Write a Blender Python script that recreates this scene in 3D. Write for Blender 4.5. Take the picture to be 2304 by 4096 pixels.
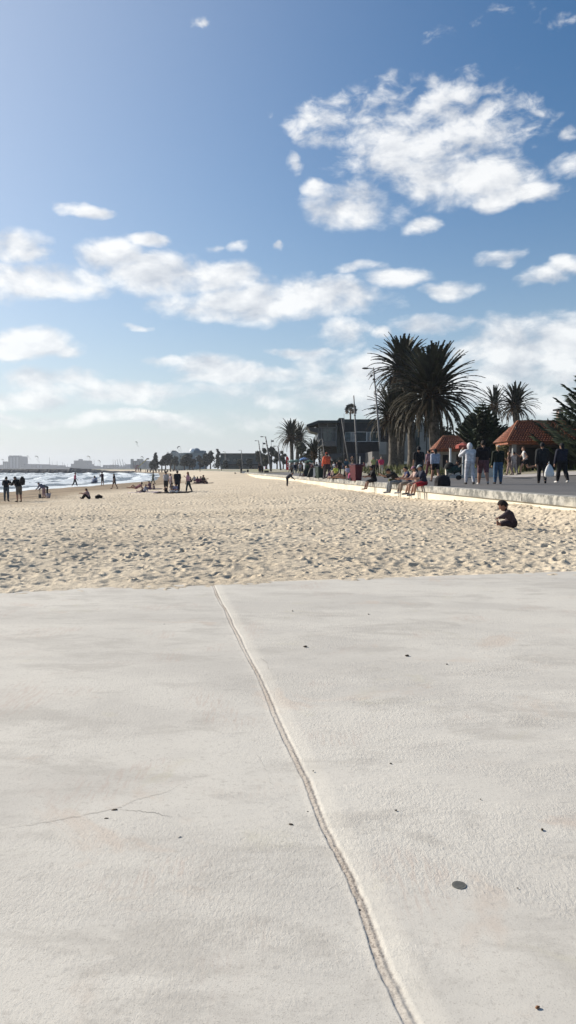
import bpy, math, random
import numpy as np
from mathutils import Vector, Matrix, noise as mnoise
R = math.radians
random.seed(7); rng = np.random.default_rng(7)
for o in list(bpy.data.objects): bpy.data.objects.remove(o)
S = bpy.context.scene; COL = S.collection

# ------------------------------------------------------------------ camera, light, exposure
CZ = 2.7; F = 3000.0
PITCH = math.atan((2048 - 1876) / F)
cam = bpy.data.objects.new('camera', bpy.data.cameras.new('camera')); COL.objects.link(cam)
cam.location = (0, 0, CZ); cam.rotation_euler = (R(90) - PITCH, 0, 0)
cam.data.sensor_fit = 'VERTICAL'; cam.data.sensor_height = 36; cam.data.lens = 36 * F / 4096
cam.data.clip_start = 0.05; cam.data.clip_end = 20000
S.camera = cam
SUN_AZ, SUN_EL = R(-60), R(28)        # azimuth from +Y towards +X
sd = Vector((math.sin(SUN_AZ) * math.cos(SUN_EL), math.cos(SUN_AZ) * math.cos(SUN_EL), math.sin(SUN_EL)))
sun = bpy.data.objects.new('sun', bpy.data.lights.new('sun', 'SUN')); COL.objects.link(sun)
sun.data.energy = 5.0; sun.data.angle = R(0.53); sun.data.color = (1, .92, .81)
sun.rotation_euler = sd.to_track_quat('Z', 'Y').to_euler()
S.view_settings.view_transform = 'Standard'; S.view_settings.look = 'None'; S.view_settings.gamma = 1
S.view_settings.exposure = 0.46
S.cycles.use_denoising = True
S.cycles.volume_bounces = 0; S.cycles.max_bounces = 6

def px(p, q=None, Y=None):
    """a point of the picture (source pixels) at depth Y"""
    x = (p - 1152) / F; y = (2048 - q) / F
    d = (x, math.cos(PITCH) + y * math.sin(PITCH), -math.sin(PITCH) + y * math.cos(PITCH))
    k = Y / d[1]
    return Vector((d[0] * k, Y, CZ + d[2] * k))
def azel(p, q):
    v = px(p, q, 100) - Vector((0, 0, CZ)); v.normalize()
    return math.atan2(v.x, v.y), math.asin(v.z)

# ------------------------------------------------------------------ world: sky and clouds
W = bpy.data.worlds.new('World'); S.world = W; W.use_nodes = True
nt = W.node_tree; N = nt.nodes; L = nt.links; N.clear()
def nd(tree, typ, **kw):
    n = tree.nodes.new(typ)
    for k, v in kw.items():
        if k.startswith('i_'):
            key = k[2:]; key = int(key) if key.isdigit() else key.replace('_', ' ')
            n.inputs[key].default_value = v
        else: setattr(n, k, v)
    return n
class M_:
    """small arithmetic on node sockets"""
    def __init__(s, tree): s.t = tree
    def f(s, op, a, b=None, c=None, clamp=False):
        n = s.t.nodes.new('ShaderNodeMath'); n.operation = op; n.use_clamp = clamp
        for i, v in enumerate((a, b, c)):
            if v is None: continue
            if isinstance(v, (int, float)): n.inputs[i].default_value = v
            else: s.t.links.new(v, n.inputs[i])
        return n.outputs[0]
    def v(s, op, a, b=None, out=0):
        n = s.t.nodes.new('ShaderNodeVectorMath'); n.operation = op
        for i, v in enumerate((a, b)):
            if v is None: continue
            if isinstance(v, (tuple, list)): n.inputs[i].default_value = v
            else: s.t.links.new(v, n.inputs[i])
        return n.outputs['Value'] if out == 'v' else n.outputs[0]
    def sstep(s, x, a, b):
        n = s.t.nodes.new('ShaderNodeMapRange'); n.interpolation_type = 'SMOOTHSTEP'
        s.t.links.new(x, n.inputs[0]); n.inputs[1].default_value = a; n.inputs[2].default_value = b
        return n.outputs[0]
    def noise(s, vec, scale, detail=5, rough=.55, dist=0, out=0):
        n = s.t.nodes.new('ShaderNodeTexNoise'); n.inputs['Scale'].default_value = scale
        n.inputs['Detail'].default_value = detail; n.inputs['Roughness'].default_value = rough; n.inputs['Distortion'].default_value = dist
        if vec is not None: s.t.links.new(vec, n.inputs['Vector'])
        return n.outputs[out]
    def mix(s, fac, a, b, mode='MIX'):
        n = s.t.nodes.new('ShaderNodeMix'); n.data_type = 'RGBA'; n.blend_type = mode
        for sock, v in ((n.inputs['Factor'], fac), (n.inputs['A'], a), (n.inputs['B'], b)):
            if isinstance(v, (int, float)): sock.default_value = v
            elif isinstance(v, (tuple, list)): sock.default_value = tuple(v) + ((1,) if len(v) == 3 else ())
            else: s.t.links.new(v, sock)
        return n.outputs['Result']
m = M_(nt)
sky = nd(nt, 'ShaderNodeTexSky', sky_type='NISHITA', sun_disc=False, sun_elevation=SUN_EL, sun_rotation=SUN_AZ, altitude=0, air_density=1.0, dust_density=0.6, ozone_density=2.2)
tc = nd(nt, 'ShaderNodeTexCoord')
sp = nd(nt, 'ShaderNodeSeparateXYZ'); L.new(tc.outputs['Generated'], sp.inputs[0])
az = m.f('ARCTAN2', sp.outputs[0], sp.outputs[1]); el = m.f('ARCSINE', sp.outputs[2])
uv = nd(nt, 'ShaderNodeCombineXYZ'); L.new(az, uv.inputs[0]); L.new(el, uv.inputs[1]); uv = uv.outputs[0]
# a little warp so that the cloud outlines are ragged
wn = m.noise(uv, 9, 4, .6, 0, 1)
uvw = m.v('ADD', uv, m.v('MULTIPLY', m.v('SUBTRACT', wn, (.5, .5, .5)), (.075, .04, 0)))
# (display x, y, rx, ry, strength) of each cloud mass, photo at 1449 px width
BL = [
 (1075,335,235,120,1.0),(1010,195,55,24,.65),(1180,260,110,55,.9),(820,320,75,60,.75),(742,412,20,24,.8),(905,515,115,50,1.0),(1180,440,180,60,1.0),
 (1240,505,50,28,.9),(1320,480,90,26,.85),(1065,562,42,18,.85),(796,475,26,16,.8),(1420,410,50,26,.8),(1425,332,30,18,.7),(1350,350,40,20,.5),
 (1120,85,35,20,.45),(1290,15,60,14,.4),(1420,38,50,26,.7),(490,48,24,10,.45),(679,298,14,10,.8),(1215,45,14,10,.4),(1330,435,25,12,.7),
 (210,522,62,16,.95),(45,618,75,38,.95),(280,640,80,42,.95),(380,603,60,16,.9),(120,700,165,46,1.1),(400,690,160,50,1.1),(560,700,90,35,1.),(600,770,210,42,1.1),(760,745,200,48,1.1),(870,758,70,20,.9),
 (600,622,22,12,.6),(547,620,18,8,.5),(695,624,12,10,.6),(930,665,70,13,.65),(1000,690,80,24,.85),(1145,722,66,19,.78),(1250,655,62,15,.55),(1375,705,70,18,.65),(1425,678,40,20,.8),
 (70,862,130,34,1.05),(165,888,40,16,.9),(346,828,28,8,.8),(405,915,45,10,.7),(852,835,55,40,.9),(1080,815,100,26,.85),(940,838,22,14,.7),
 (550,930,110,30,1.0),(600,950,160,22,.95),(770,888,85,14,.8),(800,915,45,38,.75),(130,955,130,24,.9),(300,985,240,26,.85),(60,1000,150,22,.8),(330,1045,190,14,.6),(700,1000,120,30,.45),(100,1050,150,14,.5),
 (1380,880,190,75,1.05),(1220,880,120,30,.9),(1300,960,220,70,.85),(930,930,80,40,.9),(850,985,110,45,.75),(1400,1010,150,50,.7),(960,1010,150,40,.7),(560,1060,200,22,.4),
 (-160,700,200,50,1.0),(-250,900,200,40,.9),(1700,500,220,80,1.0),(1650,800,200,70,1.0),(1750,980,250,50,.9),(-500,500,200,60,.8)]
acc = None
for (cx, cy, rx, ry, st) in BL:
    k = 2304 / 1449; st *= .8 if rx < 60 else .95
    a0, e0 = azel(cx * k, cy * k)
    t = math.hypot(1, math.tan(a0))
    ru = rx * k / F * math.cos(a0) ** 2 * 1.12; rv = ry * k / F * math.cos(e0) ** 1.3 * 1.15
    q = m.v('MULTIPLY', m.v('SUBTRACT', uvw, (a0, e0, 0)), (1 / ru, 1 / rv, 0))
    d2 = m.v('DOT_PRODUCT', q, q, 'v')
    f = m.f('MULTIPLY_ADD', d2, -st, st)
    acc = f if acc is None else m.f('SMOOTH_MAX', acc, f, .12)
st2 = m.v('MULTIPLY', uv, (1.0, 1.75, 1.0))
n1 = m.noise(st2, 13, 9, .56, .25)
n2 = m.noise(m.v('ADD', st2, (-.015, .028, 0)), 13, 9, .56, .25)
nb = m.noise(st2, 34, 6, .6, .4)
dens = m.f('ADD', m.f('MAXIMUM', acc, -2.0), m.f('MULTIPLY', m.f('SUBTRACT', n1, .52), 2.9))
dens = m.f('ADD', dens, m.f('MULTIPLY', m.f('SUBTRACT', nb, .5), m.f('MULTIPLY_ADD', m.sstep(el, .30, .42), 1.4, .9)))
hi = m.sstep(el, .30, .42)      # the high cloud is thinner, with more blue gaps
mask = m.sstep(m.f('SUBTRACT', dens, m.f('MULTIPLY', hi, .20)), -.32, .86)
mask = m.f('MULTIPLY', mask, m.f('MULTIPLY_ADD', hi, -.08, .95))
shade = m.f('ADD', .62, m.f('MULTIPLY', m.f('SUBTRACT', n1, n2), 3.4), clamp=True)
thick = m.sstep(dens, .9, 2.4)
shade = m.f('SUBTRACT', shade, m.f('MULTIPLY', thick, .30), clamp=True)
ccol = m.mix(shade, (.52, .55, .60), (.90, .90, .89))
# pale band of thin cloud and haze towards the horizon
hsv = nd(nt, 'ShaderNodeHueSaturation', i_Saturation=1.38, i_Value=.092, i_Hue=.50); L.new(sky.outputs[0], hsv.inputs['Color']); skyc = hsv.outputs[0]
hz = m.f('POWER', 2.718, m.f('MULTIPLY', m.f('MAXIMUM', el, 0.0), -6.5))
glow = nd(nt, 'ShaderNodeVectorMath', operation='DOT_PRODUCT'); L.new(tc.outputs['Generated'], glow.inputs[0]); glow.inputs[1].default_value = sd
gl = m.f('POWER', m.f('MAXIMUM', glow.outputs['Value'], 0.0), 3.4)
skyc = m.mix(m.f('MULTIPLY', hz, .90), skyc, (.54, .60, .66))
skyc = m.mix(m.f('MULTIPLY', gl, .62), skyc, (.80, .84, .90))
fin = m.mix(m.f('MULTIPLY', mask, m.f('SUBTRACT', 1.0, m.f('MULTIPLY', hz, .35))), skyc, ccol)
bgn = nd(nt, 'ShaderNodeBackground', i_Strength=1.0)
fin8 = m.mix(1.0, fin, (8.0, 8.0, 8.0), 'MULTIPLY'); L.new(fin8, bgn.inputs[0]); bgn.inputs['Strength'].default_value = .108
wo = nd(nt, 'ShaderNodeOutputWorld'); L.new(bgn.outputs[0], wo.inputs[0])

# ------------------------------------------------------------------ helpers
def tag(o, label=None, cat=None, group=None, kind=None):
    if label: o['label'] = label
    if cat: o['category'] = cat
    if group: o['group'] = group
    if kind: o['kind'] = kind
    return o
def empty(name, loc=(0, 0, 0), rz=0, label=None, cat=None, group=None):
    o = bpy.data.objects.new(name, None); COL.objects.link(o); o.location = loc; o.rotation_euler = (0, 0, rz)
    o.empty_display_size = .2
    return tag(o, label, cat, group)
class MB:
    def __init__(s): s.v = []; s.f = []
    def add(s, vs, fs):
        n = len(s.v); s.v.extend([tuple(v) for v in vs]); s.f.extend([tuple(i + n for i in f) for f in fs]); return s
    def box(s, x0, y0, z0, x1, y1, z1):
        vs = [(x, y, z) for z in (z0, z1) for y in (y0, y1) for x in (x0, x1)]
        return s.add(vs, [(0, 2, 3, 1), (4, 5, 7, 6), (0, 1, 5, 4), (2, 6, 7, 3), (0, 4, 6, 2), (1, 3, 7, 5)])
    def bar(s, a, b, w, h=None, up=(0, 0, 1)):
        a, b = Vector(a), Vector(b); h = h or w; d = (b - a).normalized(); u = Vector(up)
        if abs(d.dot(u)) > .95: u = Vector((0, 1, 0))
        x = d.cross(u).normalized() * w / 2; y = x.cross(d).normalized() * h / 2
        vs = [p + i * x + j * y for p in (a, b) for i, j in ((-1, -1), (1, -1), (1, 1), (-1, 1))]
        return s.add(vs, [(3, 2, 1, 0), (4, 5, 6, 7), (0, 1, 5, 4), (1, 2, 6, 5), (2, 3, 7, 6), (3, 0, 4, 7)])
    def tube(s, pts, rad, n=8, cap=True):
        pts = [Vector(p) for p in pts]
        if isinstance(rad, (int, float)): rad = [rad] * len(pts)
        vs = []; prev = None
        for i, p in enumerate(pts):
            d = (pts[min(i + 1, len(pts) - 1)] - pts[max(i - 1, 0)]).normalized()
            if prev is None: prev = d.orthogonal().normalized()
            x = (prev - d * prev.dot(d)).normalized(); prev = x; y = d.cross(x)
            for k in range(n):
                a = 2 * math.pi * k / n; vs.append(p + (x * math.cos(a) + y * math.sin(a)) * rad[i])
        fs = [(i * n + k, i * n + (k + 1) % n, (i + 1) * n + (k + 1) % n, (i + 1) * n + k) for i in range(len(pts) - 1) for k in range(n)]
        if cap: fs += [tuple(range(n - 1, -1, -1)), tuple(range((len(pts) - 1) * n, len(pts) * n))]
        return s.add(vs, fs)
    def capsule(s, a, b, ra, rb, n=12, M=None):
        a, b = Vector(a), Vector(b); d = b - a; ln = d.length or 1e-6; d = d / ln
        x = d.orthogonal().normalized(); y = d.cross(x); ring = []
        for t in (-80, -50, -20, 0): ring.append((a + d * ra * math.sin(R(t)), ra * math.cos(R(t))))
        for t in (0, 20, 50, 80): ring.append((b + d * rb * math.sin(R(t)), rb * math.cos(R(t))))
        vs = []
        for p, r in ring:
            for k in range(n):
                q = 2 * math.pi * k / n; vs.append(p + (x * math.cos(q) + y * math.sin(q)) * r)
        if M: vs = [M @ v for v in vs]
        fs = [(i * n + k, i * n + (k + 1) % n, (i + 1) * n + (k + 1) % n, (i + 1) * n + k) for i in range(7) for k in range(n)]
        fs += [tuple(range(n - 1, -1, -1)), tuple(range(7 * n, 8 * n))]
        return s.add(vs, fs)
    def ell(s, c, r, rot=None, nu=14, nv=9, zmin=-1.0):
        c = Vector(c); vs = []; fs = []
        for j in range(nv + 1):
            t = math.pi * j / nv
            for i in range(nu):
                p = 2 * math.pi * i / nu
                v = Vector((r[0] * max(math.sin(t), .02) * math.cos(p), r[1] * max(math.sin(t), .02) * math.sin(p), r[2] * max(math.cos(t), zmin)))
                if rot: v = rot @ v
                vs.append(c + v)
        for j in range(nv):
            for i in range(nu):
                fs.append((j * nu + i, (j + 1) * nu + i, (j + 1) * nu + (i + 1) % nu, j * nu + (i + 1) % nu))
        fs += [tuple(range(nu)), tuple(range((nv + 1) * nu - 1, nv * nu - 1, -1))]
        return s.add(vs, fs)
    def prism(s, poly, y0, y1):
        """polygon in x,z extruded along y"""
        n = len(poly); vs = [(x, y0, z) for x, z in poly] + [(x, y1, z) for x, z in poly]
        return s.add(vs, [tuple(range(n)), tuple(range(2 * n - 1, n - 1, -1))] + [(i, n + i, n + (i + 1) % n, (i + 1) % n) for i in range(n)])
    def build(s, name, mat, parent=None, smooth=False, label=None, cat=None, group=None, kind=None):
        me = bpy.data.meshes.new(name); me.from_pydata(s.v, [], s.f); me.update()
        if smooth: me.polygons.foreach_set('use_smooth', [True] * len(me.polygons))
        for mm in (mat if isinstance(mat, (list, tuple)) else [mat]): me.materials.append(mm)
        o = bpy.data.objects.new(name, me); COL.objects.link(o)
        if parent: o.parent = parent
        return tag(o, label, cat, group, kind)
def np_mesh(name, V, Fq, mat, smooth=True, parent=None, **kw):
    me = bpy.data.meshes.new(name); V = np.asarray(V, np.float32); Fq = np.asarray(Fq, np.int32); k = Fq.shape[1]
    me.vertices.add(len(V)); me.vertices.foreach_set('co', V.ravel())
    me.loops.add(Fq.size); me.loops.foreach_set('vertex_index', Fq.ravel())
    me.polygons.add(len(Fq)); me.polygons.foreach_set('loop_start', np.arange(0, Fq.size, k, dtype=np.int32))
    me.polygons.foreach_set('use_smooth', np.full(len(Fq), smooth)); me.update(calc_edges=True); me.validate()
    me.materials.append(mat)
    o = bpy.data.objects.new(name, me); COL.objects.link(o)
    if parent: o.parent = parent
    return tag(o, **kw)
def grid_faces(nr, nc):
    i = np.arange((nr - 1) * (nc - 1)); r = i // (nc - 1); c = i % (nc - 1); a = r * nc + c
    return np.stack([a, a + 1, a + nc + 1, a + nc], 1)

MATS = {}
def mat(name, col, rough=.85, var=.12, vs=3.0, bump=0, bs=40, col2=None, metal=0, spec=.35):
    key = (name, tuple(col))
    if key in MATS: return MATS[key]
    ma = bpy.data.materials.new(name); ma.use_nodes = True; t = ma.node_tree; q = M_(t)
    b = t.nodes['Principled BSDF']; b.inputs['Roughness'].default_value = rough; b.inputs['Metallic'].default_value = metal
    b.inputs['Specular IOR Level'].default_value = spec
    co = nd(t, 'ShaderNodeTexCoord').outputs['Object']
    n = q.noise(co, vs, 4, .6)
    c2 = col2 or tuple(max(0, c * (1 - 2.2 * var)) for c in col); c1 = col if col2 else tuple(min(1, c * (1 + var)) for c in col)
    t.links.new(q.mix(q.sstep(n, .3, .7), c2, c1), b.inputs['Base Color'])
    if bump:
        bn = nd(t, 'ShaderNodeBump', i_Strength=bump, i_Distance=.02); t.links.new(q.noise(co, bs, 4, .6), bn.inputs['Height']); t.links.new(bn.outputs[0], b.inputs['Normal'])
    MATS[key] = ma; return ma
def cloth(c): return mat('cloth', c, .9, .15, 9, .3, 60)
def smooth(x, a, b):
    t = np.clip((np.asarray(x, float) - a) / (b - a), 0, 1); return t * t * (3 - 2 * t)

# ------------------------------------------------------------------ the lie of the land
def xs(Y): return np.interp(Y, [-50, 0, 85, 108, 144, 166, 300, 450, 540, 600, 700, 1500], [-34, -34, -33, -31, -29.6, -28, -50, -75, -110, -150, -230, -1200])
def xe(Y): return np.interp(Y, [-60, 126, 180, 260, 350, 450, 540, 640, 760, 1500], [15.84, -5.92, -12, -25, -42, -62, -92, -140, -220, -1100])
def sand_z(X, Y):
    s = X - xs(Y)
    z = np.interp(s, [-80, -12, 0, 4, 14, 23, 31, 36, 60], [-2.5, -.5, .1, .3, .6, .9, 1.15, 1.42, 1.43])
    w = smooth(-Y, -34, -9) * smooth(X, -24, -9)
    z = z + (1.455 - z) * w
    z = z + .26 * np.exp(-((X - xe(Y)) / .75) ** 2) * smooth(-Y, -34, -20) * smooth(Y, 5, 12)
    z = z + .3 * smooth(Y, 45, 75) * np.exp(-((X - xe(Y)) / 7) ** 2)
    return z + (1.97 - z) * smooth(Y, 105, 165) * np.exp(-((X - xe(Y)) / 11) ** 2)
def land_z(X, Y):
    u = .45 * (X - 5) + .9 * (Y - 38)
    z = 2.03 + .65 * smooth(u, 6, 36) * smooth(X - xe(Y), 2, 12)
    return z + .32 * smooth(X, 14, 19.5) * smooth(Y, 42, 50) * smooth(-Y, -80, -60)
def ground(X, Y):
    X = np.asarray(X, float); Y = np.asarray(Y, float)
    return np.where(X < xe(Y), sand_z(X, Y), land_z(X, Y))
def hit(p, q):
    """where the ray through picture point (p, q) meets the ground"""
    a = px(p, q, 1.0) - Vector((0, 0, CZ)); Ys = np.exp(np.linspace(math.log(9), math.log(900), 6000))
    d = (CZ + a.z * Ys) - ground(a.x * Ys, Ys)
    i = int(np.argmax(d < 0)) if (d < 0).any() else len(Ys) - 1
    Y = float(Ys[i]); X = a.x * Y
    return Vector((X, Y, float(ground(X, Y))))

# ------------------------------------------------------------------ concrete slab with its eroded joint
GP = [(537,1470),(560,1520),(600,1600),(640,1680),(690,1780),(725,1870),(780,1970),(820,2080),(890,2210),(935,2330),(975,2440),(1045,2576)]
def on_plane(p, q, z):
    a = px(p, q, 1.0) - Vector((0, 0, CZ)); k = (z - CZ) / a.z
    return (a.x * k, k)
ZC = 1.5; k159 = 2304 / 1449
gpts = sorted([on_plane(p * k159, q * k159, ZC) for p, q in GP], key=lambda t: t[1])
gY = np.array([-30] + [g[1] for g in gpts] + [14]); 
gX = np.array([gpts[0][0] + .25 * (gpts[0][1] + 30) * 0.8] + [g[0] for g in gpts] + [gpts[-1][0]])
eL = on_plane(0, 2362, ZC); eR = on_plane(2304, 2285, ZC)
def yedge(X): return eL[1] + (X - eL[0]) * (eR[1] - eL[1]) / (eR[0] - eL[0])
def vnoise(X, Y, sc, seed, size=256):
    r = np.random.default_rng(seed).random((size, size)); x = X * sc; y = Y * sc
    x0 = np.floor(x).astype(int); y0 = np.floor(y).astype(int); fx = x - x0; fy = y - y0
    fx = fx * fx * (3 - 2 * fx); fy = fy * fy * (3 - 2 * fy); g = lambda i, j: r[i % size, j % size]
    return (g(x0, y0) * (1 - fx) + g(x0 + 1, y0) * fx) * (1 - fy) + (g(x0, y0 + 1) * (1 - fx) + g(x0 + 1, y0 + 1) * fx) * fy
off = np.concatenate([-np.geomspace(45, .13, 70), np.arange(-.128, .13, .0025), np.geomspace(.13, 45, 70)])
rows = np.concatenate([np.linspace(-30, 1.0, 40), np.arange(1.03, 3.2, .006), np.arange(3.2, 5.5, .014), np.arange(5.5, 9.0, .03), [9.0]])
YY, OO = np.meshgrid(rows, off, indexing='ij')
yk = float(yedge(np.interp(9.0, gY, gX))); Yn = np.where(YY > 1, 1 + (YY - 1) * (yk - 1) / 8.0, YY)
GX = np.interp(Yn, gY, gX)
X = GX + OO
wob = (vnoise(YY, YY * 0, 2.5, 3) - .5) * .010 + (vnoise(YY, YY * 0, 17, 4) - .5) * .003 + (vnoise(YY, YY * 0, 110, 44) - .5) * .0022
Y = np.where(YY > 1, 1 + (YY - 1) * (yedge(X) - 1) / 8.0, YY)
d = OO + wob * smooth(-np.abs(OO), -.12, -.03)
wid = .016 + .013 * vnoise(YY, YY * 0, 2.2, 8)
rag = (vnoise(X, Y, 70, 5) - .5) * .007 + (vnoise(X, Y, 160, 6) - .5) * .006
Z = ZC + .0012 * (vnoise(X, Y, .9, 1) - .5) + .0005 * (vnoise(X, Y, 9, 2) - .5)
inch = smooth(d, -wid - .005, -wid + .001)
floor_ = -.0074 * (.55 + .45 * vnoise(X * 0 + .5, Y, 3.3, 77)) * inch * (1 - .45 * smooth(d, -wid, -.003) - .55 * smooth(d, -.006, .016))
Z = Z + floor_ - .0032 * smooth(d, -.012, 0) * (1 - smooth(d, .0, .085)) + inch * (1 - smooth(d, -.002, .012)) * (rag * .22 + .001 * (vnoise(X, Y, 38, 51) - .5))
Z = Z - .0035 * (1 - smooth(d, -wid - .03, .008)) - .003 * smooth(d, -.35, -.04) * (1 - inch)
V = np.stack([X, Y, Z], -1)
last = V[-1:].copy(); last[..., 2] -= .5
V = np.concatenate([V, last], 0)
def concrete_mat():
    ma = bpy.data.materials.new('concrete'); ma.use_nodes = True; t = ma.node_tree; q = M_(t); b = t.nodes['Principled BSDF']
    b.inputs['Roughness'].default_value = .9; b.inputs['Specular IOR Level'].default_value = .25
    co = nd(t, 'ShaderNodeTexCoord').outputs['Object']
    s = nd(t, 'ShaderNodeSeparateXYZ'); t.links.new(co, s.inputs[0])
    big = q.noise(q.v('MULTIPLY', co, (.7, 1.3, 1)), .9, 7, .66, .15); mid = q.noise(q.v('MULTIPLY', co, (.6, 1.2, 1)), 3.0, 7, .68, .3); tiny = q.noise(co, 210, 3, .6); grit = q.noise(co, 70, 4, .6)
    c = q.mix(q.sstep(big, .38, .62), (.475, .449, .398), (.57, .54, .475))
    c = q.mix(q.f('MULTIPLY', q.sstep(mid, .50, .64), .62), c, (.39, .365, .32))
    c = q.mix(q.f('MULTIPLY', q.sstep(q.noise(q.v('ADD', co, (31, 7, 0)), 1.4, 5, .65, .8), .60, .70), .38), c, (.50, .385, .295))
    c = q.mix(q.f('MULTIPLY', q.sstep(q.noise(q.v('ADD', co, (3, 17, 0)), 2.1, 5, .65, .8), .60, .74), .40), c, (.47, .44, .32))
    c = q.mix(q.f('MULTIPLY', q.sstep(tiny, .57, .70), .7), c, (.27, .25, .22))
    c = q.mix(q.f('MULTIPLY', q.sstep(grit, .2, .8), .20), c, (.66, .62, .55))
    c = q.mix(q.f('MULTIPLY', q.sstep(q.noise(co, 38, 5, .75), .55, .64), .42), c, (.36, .335, .295))
    sk = q.noise(q.v('MULTIPLY', co, (95, 9, 1)), 1.0, 4, .65); pm = q.sstep(q.noise(q.v('ADD', co, (5.3, 1.1, 0)), 1.9, 3, .5), .56, .68)
    c = q.mix(q.f('MULTIPLY', q.f('MULTIPLY', q.sstep(sk, .45, .62), pm), .32), c, (.42, .31, .25))
    # pitted, yellowish band in the eroded joint
    at = nd(t, 'ShaderNodeAttribute', attribute_name='joint'); pj = q.f('ADD', q.f('MULTIPLY', q.noise(co, 75, 5, .75), .6), q.f('MULTIPLY', q.noise(co, 190, 3, .6), .4))
    cj = q.mix(q.sstep(pj, .40, .54), (.13, .095, .075), (.43, .375, .31))
    c = q.mix(at.outputs['Fac'], c, cj)
    bk = nd(t, 'ShaderNodeAttribute', attribute_name='lit_bank'); c = q.mix(q.f('MULTIPLY', bk.outputs['Fac'], .35), c, (.66, .62, .53))  # cream tint also paints the joint's right slope as sunlit
    t.links.new(c, b.inputs['Base Color'])
    # rough brushed side to the right of the joint, trowelled on the left
    rr = q.f('MULTIPLY_ADD', q.sstep(q.noise(q.v('MULTIPLY', q.v('ADD', co, (9, 2, 0)), (.7, 1.2, 1)), 1.3, 6, .6), .42, .58), 1.2, .12)
    right = nd(t, 'ShaderNodeAttribute', attribute_name='rightside')
    amp = q.f('MULTIPLY', rr, q.f('MULTIPLY_ADD', right.outputs['Fac'], .6, .6))
    h = q.f('ADD', q.f('MULTIPLY', q.noise(q.v('MULTIPLY', co, (1, .55, 1)), 85, 5, .62, .6), amp), q.f('MULTIPLY', mid, .25))
    h = q.f('ADD', h, q.f('MULTIPLY', tiny, .12))
    bn = nd(t, 'ShaderNodeBump', i_Strength=.32, i_Distance=.010); t.links.new(h, bn.inputs['Height']); t.links.new(bn.outputs[0], b.inputs['Normal'])
    return ma
nr, nc = V.shape[:2]
slab = np_mesh('concrete_slab', V.reshape(-1, 3), grid_faces(nr, nc), concrete_mat(), kind='structure')
D_ = np.concatenate([d, d[-1:]]).ravel(); Wd = np.concatenate([wid, wid[-1:]]).ravel()
for nm, val in (('joint', smooth(D_, -Wd - .004, -Wd) * (1 - smooth(D_, -.003, .006)) * (.35 + .65 * vnoise(np.concatenate([YY, YY[-1:]]).ravel(), 0 * D_, 3, 31))),
                ('lit_bank', smooth(D_, -.004, .006) * (1 - smooth(D_, .012, .095))), ('rightside', smooth(D_, -.1, .25))):
    at = slab.data.attributes.new(nm, 'FLOAT', 'POINT'); at.data.foreach_set('value', np.asarray(val, np.float32))

# ------------------------------------------------------------------ sand, trodden all over
def tile(n=1000, size=16.0, cnt=12500, seed=1):
    r = np.random.default_rng(seed); H = np.zeros((n, n)); g = np.arange(n) * size / n
    for _ in range(cnt):
        cx, cy = r.random(2) * size; a = r.random() * math.pi; l = r.uniform(.04, .105); w = l * r.uniform(.45, .85); dp = r.uniform(.006, .024) * (1 + 1.9 * (r.random() < .13))
        k = int(3.2 * l / size * n) + 1; ix = (int(cx / size * n) + np.arange(-k, k + 1)); iy = (int(cy / size * n) + np.arange(-k, k + 1))
        dx = (ix * size / n - cx)[:, None]; dy = (iy * size / n - cy)[None, :]
        u = (dx * math.cos(a) + dy * math.sin(a)) / l; v = (-dx * math.sin(a) + dy * math.cos(a)) / w; q2 = u * u + v * v
        H[np.ix_(ix % n, iy % n)] += dp * (-np.exp(-q2 * 1.1) + .45 * np.exp(-(np.sqrt(q2) - 1.45) ** 2 * 4))
    return H
T1 = tile(); T2 = tile(700, 11.0, 2600, 5)
def samp(T, size, X, Y):
    n = T.shape[0]; x = X / size * n; y = Y / size * n; x0 = np.floor(x).astype(int); y0 = np.floor(y).astype(int); fx = x - x0; fy = y - y0
    g = lambda i, j: T[i % n, j % n]
    return (g(x0, y0) * (1 - fx) + g(x0 + 1, y0) * fx) * (1 - fy) + (g(x0, y0 + 1) * (1 - fx) + g(x0 + 1, y0 + 1) * fx) * fy
def steps(a, b, n): return np.linspace(a, b, n, endpoint=False)
tt = np.concatenate([-np.geomspace(6, .62, 26), steps(-.6, .6, 1150), np.geomspace(.6, 6, 26)])       # X / (Y + 3)
yr = np.concatenate([[-40, -20, 0, 4], steps(6.5, 14, 330), steps(14, 25, 260), steps(25, 50, 220), steps(50, 130, 150), np.geomspace(130, 1500, 70)])
Yg, Tg = np.meshgrid(yr, tt, indexing='ij')
Xg = Tg * (np.maximum(Yg, 2) + 3) * (.9)
Xg = np.minimum(Xg, xe(Yg) + .25)
amp = 1.12 * (1 - .75 * smooth(Yg, 35, 110)) * smooth(Xg - xs(Yg), 9, 19) * (.55 + .7 * vnoise(Xg, Yg, .25, 12))
c_, s_ = math.cos(.6), math.sin(.6)
Hs = samp(T1, 16, Xg, Yg) + .55 * samp(T2, 11, Xg * c_ - Yg * s_, Xg * s_ + Yg * c_)
Hs = Hs + .04 * (vnoise(Xg, Yg, 1.1, 13) - .5) + .022 * (vnoise(Xg, Yg, 3.1, 14) - .5) + .02 * (vnoise(Xg, Yg, 9, 15) - .5)
Zg = sand_z(Xg, Yg) + amp * Hs + .12 * (vnoise(Xg, Yg, .16, 16) - .5) * smooth(Yg, 14, 30)
edg = Yg - yedge(Xg)
ed = smooth(edg, -.05, .8)
Zc = ZC - .004 + .5 * amp * Hs + .022 * (vnoise(Xg, Yg, 2.5, 17) - .5) + .07 * np.minimum(edg + .05, .02)
Zg = np.where(edg < .8, Zc * (1 - ed) + Zg * ed, Zg)
Zg = np.where(edg < -.45, ZC - .25, Zg)
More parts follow.
